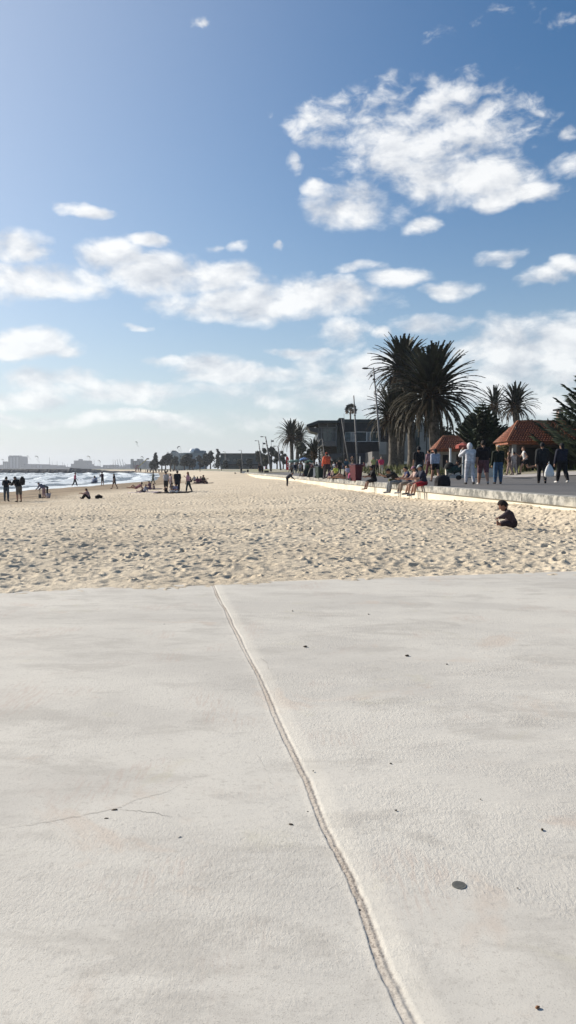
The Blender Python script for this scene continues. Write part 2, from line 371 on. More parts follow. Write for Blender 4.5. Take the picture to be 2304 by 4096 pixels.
def sand_mat():
    ma = bpy.data.materials.new('sand'); ma.use_nodes = True; t = ma.node_tree; q = M_(t); b = t.nodes['Principled BSDF']
    b.inputs['Roughness'].default_value = .95; b.inputs['Specular IOR Level'].default_value = .15
    co = nd(t, 'ShaderNodeTexCoord').outputs['Object']; s = nd(t, 'ShaderNodeSeparateXYZ'); t.links.new(co, s.inputs[0])
    n = q.noise(co, .35, 5, .6); n2 = q.noise(co, 6, 5, .65)
    c = q.mix(q.sstep(n, .3, .7), (.52, .44, .325), (.61, .525, .395))
    c = q.mix(q.f('MULTIPLY', q.sstep(n2, .45, .75), .35), c, (.44, .36, .27))
    # damp sand and weed lines by the water
    wet = q.sstep(q.f('ADD', s.outputs[2], q.f('MULTIPLY', n, .25)), .98, .66)
    st = q.noise(q.v('MULTIPLY', co, (1.0, .16, 1)), .9, 5, .65, .3)
    wc = q.mix(q.sstep(st, .42, .62), (.25, .18, .11), (.11, .08, .05))
    c = q.mix(q.f('MULTIPLY', wet, .85), c, wc)
    t.links.new(c, b.inputs['Base Color'])
    bn = nd(t, 'ShaderNodeBump', i_Strength=.75, i_Distance=.035); t.links.new(q.f('ADD', q.noise(co, 16, 6, .7), q.f('MULTIPLY', q.noise(co, 4.5, 4, .6), 1.5)), bn.inputs['Height']); t.links.new(bn.outputs[0], b.inputs['Normal'])
    return ma
np_mesh('sand', np.stack([Xg, Yg, Zg], -1).reshape(-1, 3), grid_faces(*Xg.shape), sand_mat(), kind='structure')

# ------------------------------------------------------------------ sea with lines of surf
xq = np.concatenate([-np.geomspace(3000, 1.05, 40) , steps(-1.04, .0, 520), [0.05]])
ys = np.concatenate([[-60, 0, 20], steps(40, 200, 420), steps(200, 480, 260), np.geomspace(480, 9000, 40)])
Yw, Tw = np.meshgrid(ys, xq, indexing='ij'); Xw = np.where(Tw < -1.04, Tw - .5 * Yw, Tw * (np.maximum(Yw, 30)) * .62)
s = Xw - xs(Yw)
def surf(X, Y):
    s = X - xs(Y); k = .12 * (vnoise(X, Y, .03, 21) - .5) * 60
    ph = (s + k) / 9.0 + 1.2 * (vnoise(X, Y, .018, 22))
    ridge = np.clip(1 - np.abs((ph % 1) - .5) * 2.6, 0, 1) ** 1.5
    chop = vnoise(X, Y, .35, 23) + .6 * vnoise(X, Y, .9, 24)
    return ridge, chop
ridge, chop = surf(Xw, Yw)
near = smooth(s, -75, -8)
Zw = .1 + (.50 * ridge * (.4 + .9 * vnoise(Xw, Yw, .05, 25)) * (.45 + .55 * near) + .22 * (chop - .8)) * smooth(-s, .5, 7) + .03
Zw = np.where(Yw > 600, .12, Zw)
fo = np.clip(smooth(ridge * (.5 + vnoise(Xw, Yw, .09, 26)) + .35 * near + .55 * (vnoise(Xw, Yw, .22, 27) - .5), .40, .70), 0, 1)
fo = fo * smooth(-Yw, -520, -420) + .12 * smooth(Yw, 420, 520)
def sea_mat():
    ma = bpy.data.materials.new('sea_water'); ma.use_nodes = True; t = ma.node_tree; q = M_(t); b = t.nodes['Principled BSDF']
    co = nd(t, 'ShaderNodeTexCoord').outputs['Object']; at = nd(t, 'ShaderNodeAttribute', attribute_name='foam')
    n = q.noise(q.v('MULTIPLY', co, (1, .5, 1)), .8, 7, .7); f = q.sstep(q.f('ADD', at.outputs['Fac'], q.f('MULTIPLY', q.f('SUBTRACT', n, .5), 1.6)), .35, .6)
    t.links.new(q.mix(f, (.058, .068, .066), (.68, .73, .74)), b.inputs['Base Color'])
    t.links.new(q.f('MULTIPLY_ADD', f, .55, .25), b.inputs['Roughness'])
    bn = nd(t, 'ShaderNodeBump', i_Strength=.8, i_Distance=.25); t.links.new(q.noise(co, .9, 6, .7), bn.inputs['Height']); t.links.new(bn.outputs[0], b.inputs['Normal'])
    return ma
sea = np_mesh('sea', np.stack([Xw, Yw, Zw], -1).reshape(-1, 3), grid_faces(*Xw.shape), sea_mat(), kind='structure')
at = sea.data.attributes.new('foam', 'FLOAT', 'POINT'); at.data.foreach_set('value', fo.ravel().astype(np.float32))

# ------------------------------------------------------------------ boardwalk, lawn, sea wall
def deck_mat():
    ma = bpy.data.materials.new('weathered_shadowed_decking'); ma.use_nodes = True; t = ma.node_tree; q = M_(t); b = t.nodes['Principled BSDF']
    b.inputs['Roughness'].default_value = .75
    co = nd(t, 'ShaderNodeTexCoord').outputs['Object']; s = nd(t, 'ShaderNodeSeparateXYZ'); t.links.new(co, s.inputs[0])
    v = q.f('MULTIPLY', q.f('ADD', s.outputs[1], q.f('MULTIPLY', s.outputs[0], .117)), 1 / .14)
    fr = q.f('FRACT', v); fl = q.f('FLOOR', v)
    cb = nd(t, 'ShaderNodeCombineXYZ'); t.links.new(q.f('FLOOR', q.f('MULTIPLY_ADD', q.f('MODULO', fl, 2), .5, q.f('MULTIPLY', s.outputs[0], .4))), cb.inputs[0]); t.links.new(fl, cb.inputs[1])
    wn = nd(t, 'ShaderNodeTexWhiteNoise'); t.links.new(cb.outputs[0], wn.inputs[0])
    big = q.noise(q.v('MULTIPLY', co, (.10, .55, 1)), 1.0, 5, .6)  # long streaks that darken the boards in place of cast shadows
    c = q.mix(wn.outputs[0], (.095, .088, .08), (.14, .13, .118)); c = q.mix(q.f('MULTIPLY', q.sstep(big, .45, .62), .6), c, (.075, .072, .07))
    gap = q.f('LESS_THAN', fr, .06); c = q.mix(gap, c, (.02, .02, .02))
    t.links.new(c, b.inputs['Base Color'])
    return ma
def xb(Y): return np.interp(Y, [-60, 43, 47, 52, 62, 90, 126, 127], [45, 45, 18, 9.5, 7.0, 3.0, -.5, -1])
yd = np.concatenate([steps(-60, 10, 15), steps(10, 126, 260), [126.0]]); wd = np.linspace(0, 1, 60)
Yd, Wd_ = np.meshgrid(yd, wd, indexing='ij'); Xd = xe(Yd) + .33 + Wd_ * (xb(Yd) - xe(Yd) - .33)
np_mesh('boardwalk', np.stack([Xd, Yd, land_z(Xd, Yd)], -1).reshape(-1, 3), grid_faces(*Xd.shape), deck_mat(), kind='structure')
def ground_mat():
    ma = bpy.data.materials.new('park_ground'); ma.use_nodes = True; t = ma.node_tree; q = M_(t); b = t.nodes['Principled BSDF']; b.inputs['Roughness'].default_value = .95
    co = nd(t, 'ShaderNodeTexCoord').outputs['Object']; n = q.noise(co, .12, 5, .6); n2 = q.noise(co, 2.5, 5, .65)
    c = q.mix(q.sstep(n, .42, .60), (.30, .27, .215), (.20, .20, .085)); c = q.mix(q.f('MULTIPLY', q.sstep(n2, .4, .7), .4), c, (.09, .09, .05))
    t.links.new(c, b.inputs['Base Color']); return ma
yl = np.concatenate([steps(-60, 40, 20), steps(40, 130, 90), np.geomspace(130, 9000, 80)]); wl = np.concatenate([[0, .2, .6], np.geomspace(1, 5000, 60)])
Yl, Wl = np.meshgrid(yl, wl, indexing='ij')
X0 = np.where(Yl <= 126, xb(Yl), np.where(Yl < 1500, xe(Yl) + .3, -1100 - (Yl - 1500) * 0.3)); Xl = X0 + Wl
Zl = land_z(Xl, Yl) + np.where(Wl == 0, -.0, 0)
np_mesh('lawn', np.stack([Xl, Yl, Zl], -1).reshape(-1, 3), grid_faces(*Xl.shape), ground_mat(), kind='structure')
# pale footpath rising behind the boardwalk
MB_ = MB(); P = []
for i in range(40):
    t_ = i / 39; x = 9.7 + 30 * t_; y = 50.5 - 3.8 * smooth(t_, 0, .3) - .0 * t_
    P += [(x, y + .0, float(land_z(x, y)) + .03), (x + .6, y + 3.0, float(land_z(x + .6, y + 3.0)) + .035)]
MB_.add(P, [(2 * i, 2 * i + 2, 2 * i + 3, 2 * i + 1) for i in range(39)])
MB_.build('footpath', mat('pale_paving', (.42, .39, .36), .9, .1, 2), kind='structure')
# the sea wall: cream face, grey lichened coping
wallr = empty('sea_wall', (float(xe(20)), 20, 1.4), 0, 'long low cream sea wall with grey lichen stained coping along the boardwalk', 'wall')
ywl = list(np.concatenate([np.arange(-60, 126, 1.5), [126], np.geomspace(130, 760, 50)]))
def strip(prof, name, ma, extra=0):
    mb = MB(); n = len(prof)
    for y in ywl:
        x = float(xe(y)) - wallr.location.x
        for dx, dz in prof: mb.v.append((x + dx, y - wallr.location.y, 2.03 + dz - wallr.location.z))
    for i in range(len(ywl) - 1):
        for k in range(n): mb.f.append((i * n + k, i * n + (k + 1) % n, (i + 1) * n + (k + 1) % n, (i + 1) * n + k))
    mb.f.append(tuple(range(n))); return mb.build(name, ma, wallr)
strip([(.0, -.218), (.3, -.218), (.3, -1.6), (.0, -1.6)], 'wall_face', mat('cream_render', (.62, .575, .47), .9, .07, .8, .3, 20))
cm = bpy.data.materials.new('lichened_concrete'); cm.use_nodes = True; t = cm.node_tree; q = M_(t); b = t.nodes['Principled BSDF']; b.inputs['Roughness'].default_value = .95
co = nd(t, 'ShaderNodeTexCoord').outputs['Object']
c = q.mix(q.sstep(q.noise(co, 3.2, 6, .7), .40, .62), (.13, .13, .12), (.40, .385, .34)); c = q.mix(q.sstep(q.noise(q.v('MULTIPLY', co, (1, .25, 1)), 1.1, 5, .6), .5, .7), c, (.46, .43, .36))
t.links.new(c, b.inputs['Base Color'])
strip([(-.07, -.215), (-.07, .0), (-.05, .018), (.325, .018), (.325, -.215)], 'coping', cm)
yj = 12.0
while yj < 60:
    MB().box(-.078, -.012, -.2, -.0705, .012, .0).build('coping_joint', mat('joint_black', (.03, .03, .03)), wallr).location = (float(xe(yj)) - wallr.location.x, yj - 20, 2.03 - wallr.location.z)
    yj += 4.2

def crack(pts, w, nm='hairline_crack'):
    g = [on_plane(x * k159, y * k159, ZC) for x, y in pts]; P = []; r = random.Random(len(pts))
    for i in range(len(g) - 1):
        for j in range(12): t = j / 12; P.append((g[i][0] + (g[i + 1][0] - g[i][0]) * t + r.uniform(-.004, .004), g[i][1] + (g[i + 1][1] - g[i][1]) * t + r.uniform(-.005, .005)))
    mb = MB()
    for i, (x, y) in enumerate(P): ww = w * math.sin(math.pi * (i + .5) / len(P)) ** .5; zz = ZC + (.0008 if x > np.interp(y, gY, gX) else -.0022); mb.v += [(x, y - ww, zz), (x, y + ww, zz)]
    mb.f = [(2 * i, 2 * i + 2, 2 * i + 3, 2 * i + 1) for i in range(len(P) - 1)]; mb.build(nm, mat('crack_line', (.40, .375, .335), .95, .2, 8), slab)
crack([(0, 2082), (90, 2070), (190, 2052), (300, 2030), (345, 2008), (420, 1990), (475, 1962)], .0013); crack([(300, 2034), (370, 2040), (440, 2054)], .0012); crack([(640, 1885), (665, 1930), (690, 1990)], .0012); crack([(655, 1655), (672, 1668), (676, 1690)], .004)
# ------------------------------------------------------------------ palms and trees
M_frond = mat('palm_frond', (.024, .029, .015), .6, .25, 1.5, spec=.3)
M_frond2 = mat('palm_frond_olive', (.055, .046, .026), .7, .25, 1.5, spec=.25)  # brownish lower fronds, coloured a paler olive to look sunlit
M_dead = mat('dead_frond', (.13, .085, .05), .9, .25, 2)
M_bark = mat('palm_bark', (.115, .10, .085), .95, .28, 3, .8, 14)
def frond(mb, base, az, el0, ln, droop, rnd, wid=.42, seg=11, lf=4):
    """one arching feather frond: rachis with two rows of narrow leaflets folded up in a V"""
    p = Vector(base); d_el = el0; pts = [p.copy()]; st = ln / seg
    for i in range(seg):
        dirv = Vector((math.sin(az) * math.cos(d_el), math.cos(az) * math.cos(d_el), math.sin(d_el)))
        p = p + dirv * st; pts.append(p.copy()); d_el -= droop / seg * (.3 + 1.7 * i / seg); d_el = max(d_el, -1.45)
    side = Vector((math.cos(az), -math.sin(az), 0))
    V = mb.v; Fc = mb.f
    for i in range(seg):     # rachis
        a, b = pts[i], pts[i + 1]; w0 = .05 * (1 - i / seg) + .012; w1 = .05 * (1 - (i + 1) / seg) + .012
        n = len(V); dn = (b - a).normalized(); up = side.cross(dn)
        V += [tuple(a - side * w0), tuple(a + side * w0), tuple(b + side * w1), tuple(b - side * w1), tuple(a - up * w0), tuple(b - up * w1)]
        Fc += [(n, n + 1, n + 2, n + 3), (n + 1, n + 4, n + 5, n + 2), (n + 4, n, n + 3, n + 5)]
    for i in range(1, seg):
        a, b = pts[i], pts[i + 1]; dn = (b - a).normalized(); up = side.cross(dn).normalized()
        if up.z < 0: up = -up
        t0 = i / seg; lw = wid * math.sin(math.pi * min(1, .18 + .80 * t0)) ** .6 * (1 - .35 * t0)
        for j in range(lf):
            q = a.lerp(b, (j + rnd.random() * .4) / lf)
            for s in (-1, 1):
                o = (side * s * .75 + up * .28 + dn * .85 - Vector((0, 0, .35)) + Vector((rnd.uniform(-.12, .12), rnd.uniform(-.12, .12), rnd.uniform(-.15, .1)))).normalized() * lw * rnd.uniform(.8, 1.15)
                w = dn * .10 + up * .025; n = len(V)
                V += [tuple(q - w), tuple(q + w), tuple(q + o + w * .15), tuple(q + o * .55 - w * .9 - Vector((0, 0, .02)))]
                Fc.append((n, n + 1, n + 2, n + 3))
def palm(P_, Rc, crown_z, seed, label, n=150, group='date palms along the promenade', trunk_r=.42, lean=0, skirt=True, lf=4):
    """P_: foot of the trunk; Rc: crown radius; crown_z: height of the crown's heart above the foot"""
    r = random.Random(seed); root = empty('palm_tree', P_, 0, label, 'palm tree', group)
    C = Vector((lean, 0, crown_z)); tr = MB(); pts = []; rad = []
    for i in range(14):
        t = i / 13; pts.append((lean * t * t, 0, -.2 + (crown_z - .3) * t)); rad.append(trunk_r * (1.25 - .35 * min(1, t * 5) + (.35 if t > .86 else 0)) * (1 + .05 * (i % 2)))
    tr.tube(pts, rad, 12); tr.build('trunk', M_bark, root, True)
    pb = MB()      # bulge of cut frond stubs under the crown
    for i in range(90):
        a = i * 2.39996; z = -1.3 + 1.5 * i / 90; rr = trunk_r * (.9 + .5 * math.sin(math.pi * (i + 10) / 110))
        c = C + Vector((math.cos(a) * rr, math.sin(a) * rr, z)); pb.bar(c - Vector((math.cos(a), math.sin(a), .6)) * .1, c + Vector((math.cos(a), math.sin(a), 1.0)) * .22, .13, .07)
    pb.build('crown_shaft', mat('cut_stubs', (.16, .10, .055), .95, .3, 4), root)
    A, B, D = MB(), MB(), MB()
    for i in range(n):
        t = (i + .5) / n; el0 = R(86) * (1 - t) ** 1.1 + R(-36) * t ** 1.8 + r.uniform(-.12, .12); az_ = i * 2.39996 + r.uniform(-.2, .2)
        ln = Rc * (1.0 + .10 * t) * r.uniform(.86, 1.08); dr = (.45 + .88 * min(1, t * 1.2)) * r.uniform(.75, 1.25)
        b = C + Vector((math.sin(az_) * .3, math.cos(az_) * .3, .1 - .8 * t))
        frond(A if t < .55 else B, b, az_, el0, ln, dr, r, .10 * Rc, lf=lf)
    A.build('crown', M_frond, root); B.build('drooping_fronds', M_frond2, root)
    if skirt:
        for i in range(int(n * .22)):
            az_ = r.uniform(0, 6.28); frond(D, C + Vector((math.sin(az_) * .3, math.cos(az_) * .3, -.8)), az_, R(r.uniform(-45, -15)), Rc * r.uniform(.42, .62), r.uniform(.8, 1.2), r, .07 * Rc, lf=lf)
        D.build('dead_fronds', M_dead, root)
    return root
def palm_at(bx, by, cx, cy, Y, rpx, seed, label, **k):
    b = px(bx, by, Y); c = px(cx, cy, Y); return palm((b.x, b.y, b.z), rpx * Y / F, c.z - b.z, seed, label, lean=c.x - b.x, **k)
palm_at(1740, 1872, 1727, 1566, 80, 196, 1, 'big dense date palm nearest the tiled kiosk, its wide crown in front of the others', n=215, trunk_r=.6)
palm_at(1648, 1870, 1612, 1468, 92, 138, 2, 'tallest date palm of the clump, its crown rising highest', n=150, trunk_r=.5)
palm_at(1597, 1868, 1630, 1610, 96, 135, 4, 'middle date palm of the clump, crown mostly hidden by two bigger crowns', n=120, trunk_r=.55)
palm_at(1572, 1868, 1572, 1652, 88, 112, 3, 'lower date palm on the sea side of the clump, just behind the leaning lamp pole', n=130, trunk_r=.55)
palm_at(2066, 1850, 2062, 1614, 130, 86, 5, 'lone date palm with upright fronds behind the red tiled shelter', n=110, trunk_r=.5)
palm_at(1985, 1850, 1978, 1612, 145, 74, 6, 'smaller dark date palm beside the lone palm behind the shelter', n=60, trunk_r=.4)
palm_at(1168, 1872, 1165, 1740, 185, 68, 7, 'date palm left of the dark pavilion, its crown merging with its neighbour', n=90, trunk_r=.5)
palm_at(1188, 1874, 1196, 1748, 190, 58, 8, 'second date palm left of the dark pavilion, trunk slightly to the right', n=70, trunk_r=.5)
palm_at(1256, 1880, 1256, 1806, 120, 58, 9, 'short young palm with long loose fronds in front of the pavilion corner', n=42, trunk_r=.25, skirt=False)
# fan palm above the pavilion roof
def fan_palm():
    b = px(1401, 1870, 210); c = px(1400, 1632, 210); root = empty('fan_palm', b, 0, 'slender fan palm with small round crown rising behind the pavilion roof', 'palm tree')
    h = c.z - b.z; MB().tube([(0, 0, 0), (0, 0, h)], [.35, .2], 8).build('trunk', M_bark, root, True)
    r = random.Random(4); A = MB(); D = MB()
    for i in range(60):
        e = R(80 - 125 * i / 60); a = i * 2.4; ln = r.uniform(.8, 1.3)
        d = Vector((math.sin(a) * math.cos(e), math.cos(a) * math.cos(e), math.sin(e))); p0 = Vector((0, 0, h - .35)); p1 = p0 + d * ln
        T = A if i < 42 else D; T.bar(p0, p1, .05); sd_ = d.orthogonal().normalized(); up = d.cross(sd_)
        for k in range(9):
            w = -1.2 + 2.4 * k / 8; dd = (d * math.cos(w) + sd_ * math.sin(w)).normalized(); q = p1 + dd * r.uniform(.6, .95) - Vector((0, 0, .12)); s_ = dd.cross(up) * .09
            n = len(T.v); T.v += [tuple(p1), tuple(p1.lerp(q, .5) + s_), tuple(q), tuple(p1.lerp(q, .5) - s_)]; T.f.append((n, n + 1, n + 2, n + 3))
    A.build('crown', M_frond, root); D.build('dead_fronds', M_dead, root)
fan_palm()
M_pine = mat('pine_needles', (.026, .042, .022), .8, .3, 1.2); M_pine2 = mat('pine_needles_light', (.05, .068, .030), .8, .3, 1.2)
M_wood = mat('tree_bark', (.085, .065, .05), .95, .25, 3, .5, 12)
def norfolk(P_, h, Rb, seed, label, tiers=14, group='norfolk pines'):
    r = random.Random(seed); root = empty('pine_tree', P_, 0, label, 'tree', group)
    MB().tube([(0, 0, -.2), (0, 0, h * .5), (0, 0, h)], [.04 * h ** .9, .025 * h ** .9, .03], 8).build('trunk', M_wood, root, True)
    A = MB(); Bm = MB()
    for t in range(tiers):
        u = t / (tiers - 1); z = h * (.10 + .86 * u); rr = Rb * (1 - u) ** .8 + .25; nb_ = 9
        for k in range(nb_):
            a = k * 2 * math.pi / nb_ + t * .7 + r.uniform(-.15, .15); L_ = rr * r.uniform(.78, 1.08); pts = []
            for i in range(8):
                v = i / 7; pts.append(Vector((math.cos(a) * L_ * v, math.sin(a) * L_ * v, z - .12 * L_ * math.sin(v * 3) + .28 * L_ * v * v)))
            A.tube(pts, [.045 * (1 - i / 8.5) for i in range(8)], 5)
            sdv = Vector((-math.sin(a), math.cos(a), 0))
            for i in range(1, 8):
                for j in range(6):
                    for s in (-1, 1):
                        q = pts[i - 1].lerp(pts[i], (j + .5) / 6); ln = .34 * L_ * (1.1 - .75 * i / 8) * r.uniform(.75, 1.2) + .12
                        dd = (sdv * s + Vector((math.cos(a), math.sin(a), 0)) * .75 + Vector((0, 0, r.uniform(.15, .5)))).normalized()
                        e = q + dd * ln; w = dd.orthogonal().normalized() * .055; w2 = dd.cross(w); T = A if r.random() < .72 else Bm
                        n = len(T.v); mid = q.lerp(e, .5)
                        T.v += [tuple(q), tuple(mid + w), tuple(mid - w * .5 + w2), tuple(mid - w * .5 - w2), tuple(e)]
                        T.f += [(n, n + 1, n + 2), (n, n + 2, n + 3), (n, n + 3, n + 1), (n + 4, n + 2, n + 1), (n + 4, n + 3, n + 2), (n + 4, n + 1, n + 3)]
    A.build('crown', M_pine, root); Bm.build('light_sprays', M_pine2, root)
b = px(1925, 1868, 66); norfolk(b, 5.6, 3.0, 1, 'dense young norfolk pine between the small kiosk and the tiled shelter', 16)
b = px(2445, 1880, 52); norfolk(b, 9.6, 4.9, 2, 'large norfolk pine cut off by the right edge, branches over the shelter roof', 17)
b = px(1865, 1868, 80); norfolk(b, 5.0, 2.5, 3, 'lower norfolk pine behind the kiosk roof beside the big palm', 13)
LEAF = {}
def tree(P_, h, rad, seed, label, col, shape='round', n=900, leaf=.25, trunk=.22, name='tree', group=None, cz=.62, parent=None):
    r = random.Random(seed); root = empty(name, P_, 0, label, 'tree', group)
    tm = MB(); tm.tube([(0, 0, -.2), (r.uniform(-.2, .2), 0, h * .35), (r.uniform(-.3, .3), 0, h * .75)], [trunk, trunk * .75, trunk * .25], 7)
    blobs = []
    for i in range(9 if shape == 'round' else 11):
        if shape == 'cone': u = i / 10; c = Vector((r.uniform(-.15, .15) * rad, r.uniform(-.15, .15) * rad, h * (.22 + .72 * u))); br = rad * (1.05 - u) * .75 + .15
        else:
            a = r.uniform(0, 6.28); k = r.uniform(.15, .62) * rad; c = Vector((math.cos(a) * k, math.sin(a) * k, h * cz + r.uniform(-.30, .32) * h * .85)); br = rad * r.uniform(.38, .6)
        blobs.append((c, br)); tm.tube([(0, 0, h * .3), (c.x * .6, c.y * .6, (h * .3 + c.z) / 2), tuple(c)], [trunk * .5, trunk * .3, trunk * .1], 5)
    tm.build('trunk', M_wood, root, True); A = MB()
    for i in range(n):
        c, br = blobs[i % len(blobs)]; d = Vector((r.gauss(0, 1), r.gauss(0, 1), r.gauss(0, 1))).normalized(); p = c + d * br * r.uniform(.45, 1.08) * (1 if shape == 'cone' else 1.0)
        x = Vector((r.gauss(0, 1), r.gauss(0, 1), r.gauss(0, .6))).normalized() * leaf * r.uniform(.6, 1.3); y = x.cross(d).normalized() * leaf * .55
        k = len(A.v); A.v += [tuple(p - x), tuple(p + y), tuple(p + x), tuple(p - y)]; A.f.append((k, k + 1, k + 2, k + 3))
    A.build('crown', mat('foliage', col, .85, .35, .8), root); return root
dk = (.035, .042, .026)
# row of trees in front of the far buildings, each (x, top, half width, kind)
far = [(622, 1810, 17, 'cone'), (648, 1822, 12, 'round'), (662, 1818, 12, 'round'), (681, 1812, 16, 'round'), (698, 1822, 12, 'round'), (738, 1818, 16, 'round'), (757, 1816, 14, 'round'), (800, 1822, 14, 'round'), (822, 1814, 15, 'round'), (842, 1806, 17, 'round'), (872, 1794, 17, 'cone'), (770, 1836, 12, 'round'), (606, 1846, 9, 'round')]
fl = ['first conical pine at the sea end of the far tree row', 'narrow dark tree behind the first pine of the far row', 'tree with a light trunk third in the far row', 'broad tree hiding the left wing of the domed building', 'thin tree just left of the pale balcony house', 'dark tree right of the pale balcony house', 'dark tree below the white dome', 'small round tree right of the bright wall strip', 'olive tree left of the tallest broad tree in the far row', 'tallest broad dark tree at the right of the far row', 'tall pointed pine standing before the long grey hall', 'low tree at the foot of the domed building', 'lowest small tree at the sea end of the far row']
for i, (x, yt, hw, kd) in enumerate(far):
    Y = 430 + (i % 4) * 9; b = px(x, 1881, Y); h = (1881 - yt) * Y / F; tree(b, h, hw * Y / F * (1.4 if kd == 'round' else 1.1), 20 + i, fl[i], dk, kd, 700, .75, .45, group='trees in the far row along the beach road')
mid = [(1035, 1800, 14, 300, 'round thin tree by the leaning lamps at the end of the grey hall'), (1052, 1788, 12, 285, 'dark round tree topped just under the leaning lamps'), (1085, 1784, 17, 270, 'tallest bushy dark tree with a flag beside it left of the date palms'), (1108, 1802, 16, 260, 'bushy dark tree right under the tallest one by the date palms'), (1132, 1800, 13, 280, 'small grey green tree peeping behind the palm trunks'), (1068, 1815, 20, 250, 'wide low dark tree behind the lamp poles'), (1000, 1830, 14, 330, 'low tree hiding a window of the grey hall'), (960, 1838, 13, 330, 'low dark tree before the middle of the grey hall'), (905, 1840, 12, 340, 'low dark tree before the left end of the grey hall'), (1205, 1765, 24, 175, 'dark leafy tree between the date palms and the pavilion'), (1232, 1790, 20, 165, 'dark leafy tree touching the pavilion glass corner')]
for i, (x, yt, hw, Y, lb) in enumerate(mid):
    b = px(x, 1884, Y); h = (1884 - yt) * Y / F; tree(b, h, hw * Y / F * 1.1, 50 + i, lb, (.045, .052, .035), 'round', 700, .42, .3)
for i, (x, yt, hw, Y, lb) in enumerate([(1800, 1700, 60, 100, 'big dark leafy tree behind the kiosk and the front palm'), (1900, 1625, 60, 96, 'dark green tree behind the young norfolk pine'), (1960, 1655, 62, 105, 'dark tree filling the gap below the smaller palm'), (2120, 1680, 70, 112, 'dark rounded tree behind the ridge of the tiled shelter'), (2020, 1700, 40, 90, 'low dark tree behind the shelter gable'), (2240, 1670, 50, 95, 'dark tree hiding the foot of the brick house')]):
    b = px(x, 1872, Y); h = (1872 - yt) * Y / F; tree(b, h, hw * Y / F, 80 + i, lb, (.035, .042, .024), 'round', 2600, .28, .3, cz=.58)
# low scrub by the palms: countless stems read as one mass
g = MB(); r = random.Random(3)
for i in range(5200):
    x = r.uniform(7.2, 34); y = r.uniform(58, 84) if r.random() < .55 else r.uniform(53.5, 60)
    if y < 60 and x < 11: continue
    z = float(land_z(x, y)); h = r.uniform(.25, .7); a = r.uniform(0, 6.28); dx, dy = math.cos(a) * .06, math.sin(a) * .06
    k = len(g.v); g.v += [(x - dx, y - dy, z), (x + dx, y + dy, z), (x + r.uniform(-.2, .2), y + r.uniform(-.2, .2), z + h)]; g.f.append((k, k + 1, k + 2))
g.build('grass', mat('dry_grass', (.14, .145, .055), .95, .3, 2), label='tufts of long green and straw coloured grass below the palms', kind='stuff')

# ------------------------------------------------------------------ buildings
def rect(mb, x0, y0, x1, y1, Y, dp, front=0):
    """box whose front face fills the picture rectangle at depth Y"""
    a = px(x0, y1, Y); b = px(x1, y0, Y); mb.box(a.x, Y - front, a.z, b.x, Y + dp, b.z); return mb
def part(name, rects, ma, root, Y, dp, front=0):
    mb = MB()
    for rc in rects: rect(mb, *rc, Y, dp, front)
    mb.v = [(v[0] - root.location.x, v[1] - root.location.y, v[2] - root.location.z) for v in mb.v]
    return mb.build(name, ma, root)
M_glass = mat('dark_glass', (.035, .055, .06), .12, .2, .5, spec=.8); M_white = mat('white_paint', (.62, .63, .62), .6, .05)
M_clad = mat('brown_cladding', (.030, .025, .025), .7, .15, 1.5); M_steel = mat('grey_steel', (.07, .075, .08), .5, .1, metal=.3); M_lead = mat('dark_roofing', (.035, .045, .045), .6, .15)
M_panel = mat('pale_panel', (.24, .25, .25), .7, .08, 1); M_grey = mat('grey_render', (.15, .145, .14), .85, .1, 1)
def win(root, rc, Y, n=1, fm=None, gm=None, depth=.06, name='window'):
    x0, y0, x1, y1 = rc; f = MB(); t = (px(1153, 0, Y).x - px(1152, 0, Y).x); a = px(x0, y1, Y); b = px(x1, y0, Y); w = max(.05, min(.3, (b.x - a.x) * .05))
    for i in range(n + 1): xx = a.x + (b.x - a.x) * i / n; f.box(xx - w / 2, Y - depth, a.z, xx + w / 2, Y - .002, b.z)
    f.box(a.x - w / 2, Y - depth - .01, b.z, b.x + w / 2, Y - .002, b.z + w); f.box(a.x - w / 2, Y - depth - .01, a.z - w, b.x + w / 2, Y - .002, a.z)
    f.v = [(v[0] - root.location.x, v[1] - root.location.y, v[2] - root.location.z) for v in f.v]
    fo = f.build(name, fm or M_white, root); g = MB().box(a.x, Y - depth * .5, a.z, b.x, Y - .004, b.z)
    g.v = [(v[0] - root.location.x, v[1] - root.location.y, v[2] - root.location.z) for v in g.v]; g.build('pane', gm or M_glass, fo); return fo
# pavilion
Yp = 130; pv = empty('pavilion', px(1420, 1880, Yp), 0, 'two storey dark clad beach pavilion with long window band and jutting roof', 'building')
part('wall', [(1375, 1690, 1600, 1905)], M_clad, pv, Yp, 16)
part('lower_wall', [(1390, 1812, 1500, 1905)], mat('slate_blue', (.045, .05, .065), .8, .1), pv, Yp - .12, .1)
part('roof', [(1352, 1677, 1604, 1690)], M_lead, pv, Yp - .5, 17)
part('parapet', [(1355, 1690, 1600, 1725)], mat('dark_fascia', (.03, .034, .036), .7, .1), pv, Yp - .25, .2)
part('glass_tower', [(1272, 1691, 1347, 1785)], mat('tower_glazing', (.035, .043, .047), .3, .3, .6, spec=.6), pv, Yp - 1.0, 14)
part('glazed_link', [(1347, 1700, 1375, 1905)], M_glass, pv, Yp + .5, 10)
part('tower_soffit', [(1283, 1765, 1343, 1785)], M_grey, pv, Yp - 1.4, .35)
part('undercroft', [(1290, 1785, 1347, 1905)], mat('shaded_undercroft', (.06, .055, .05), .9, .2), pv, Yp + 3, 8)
part('column', [(1274, 1785, 1282, 1905)], M_grey, pv, Yp - .6, .5)
part('column', [(1366, 1700, 1372, 1812)], M_steel, pv, Yp - .9, .4)
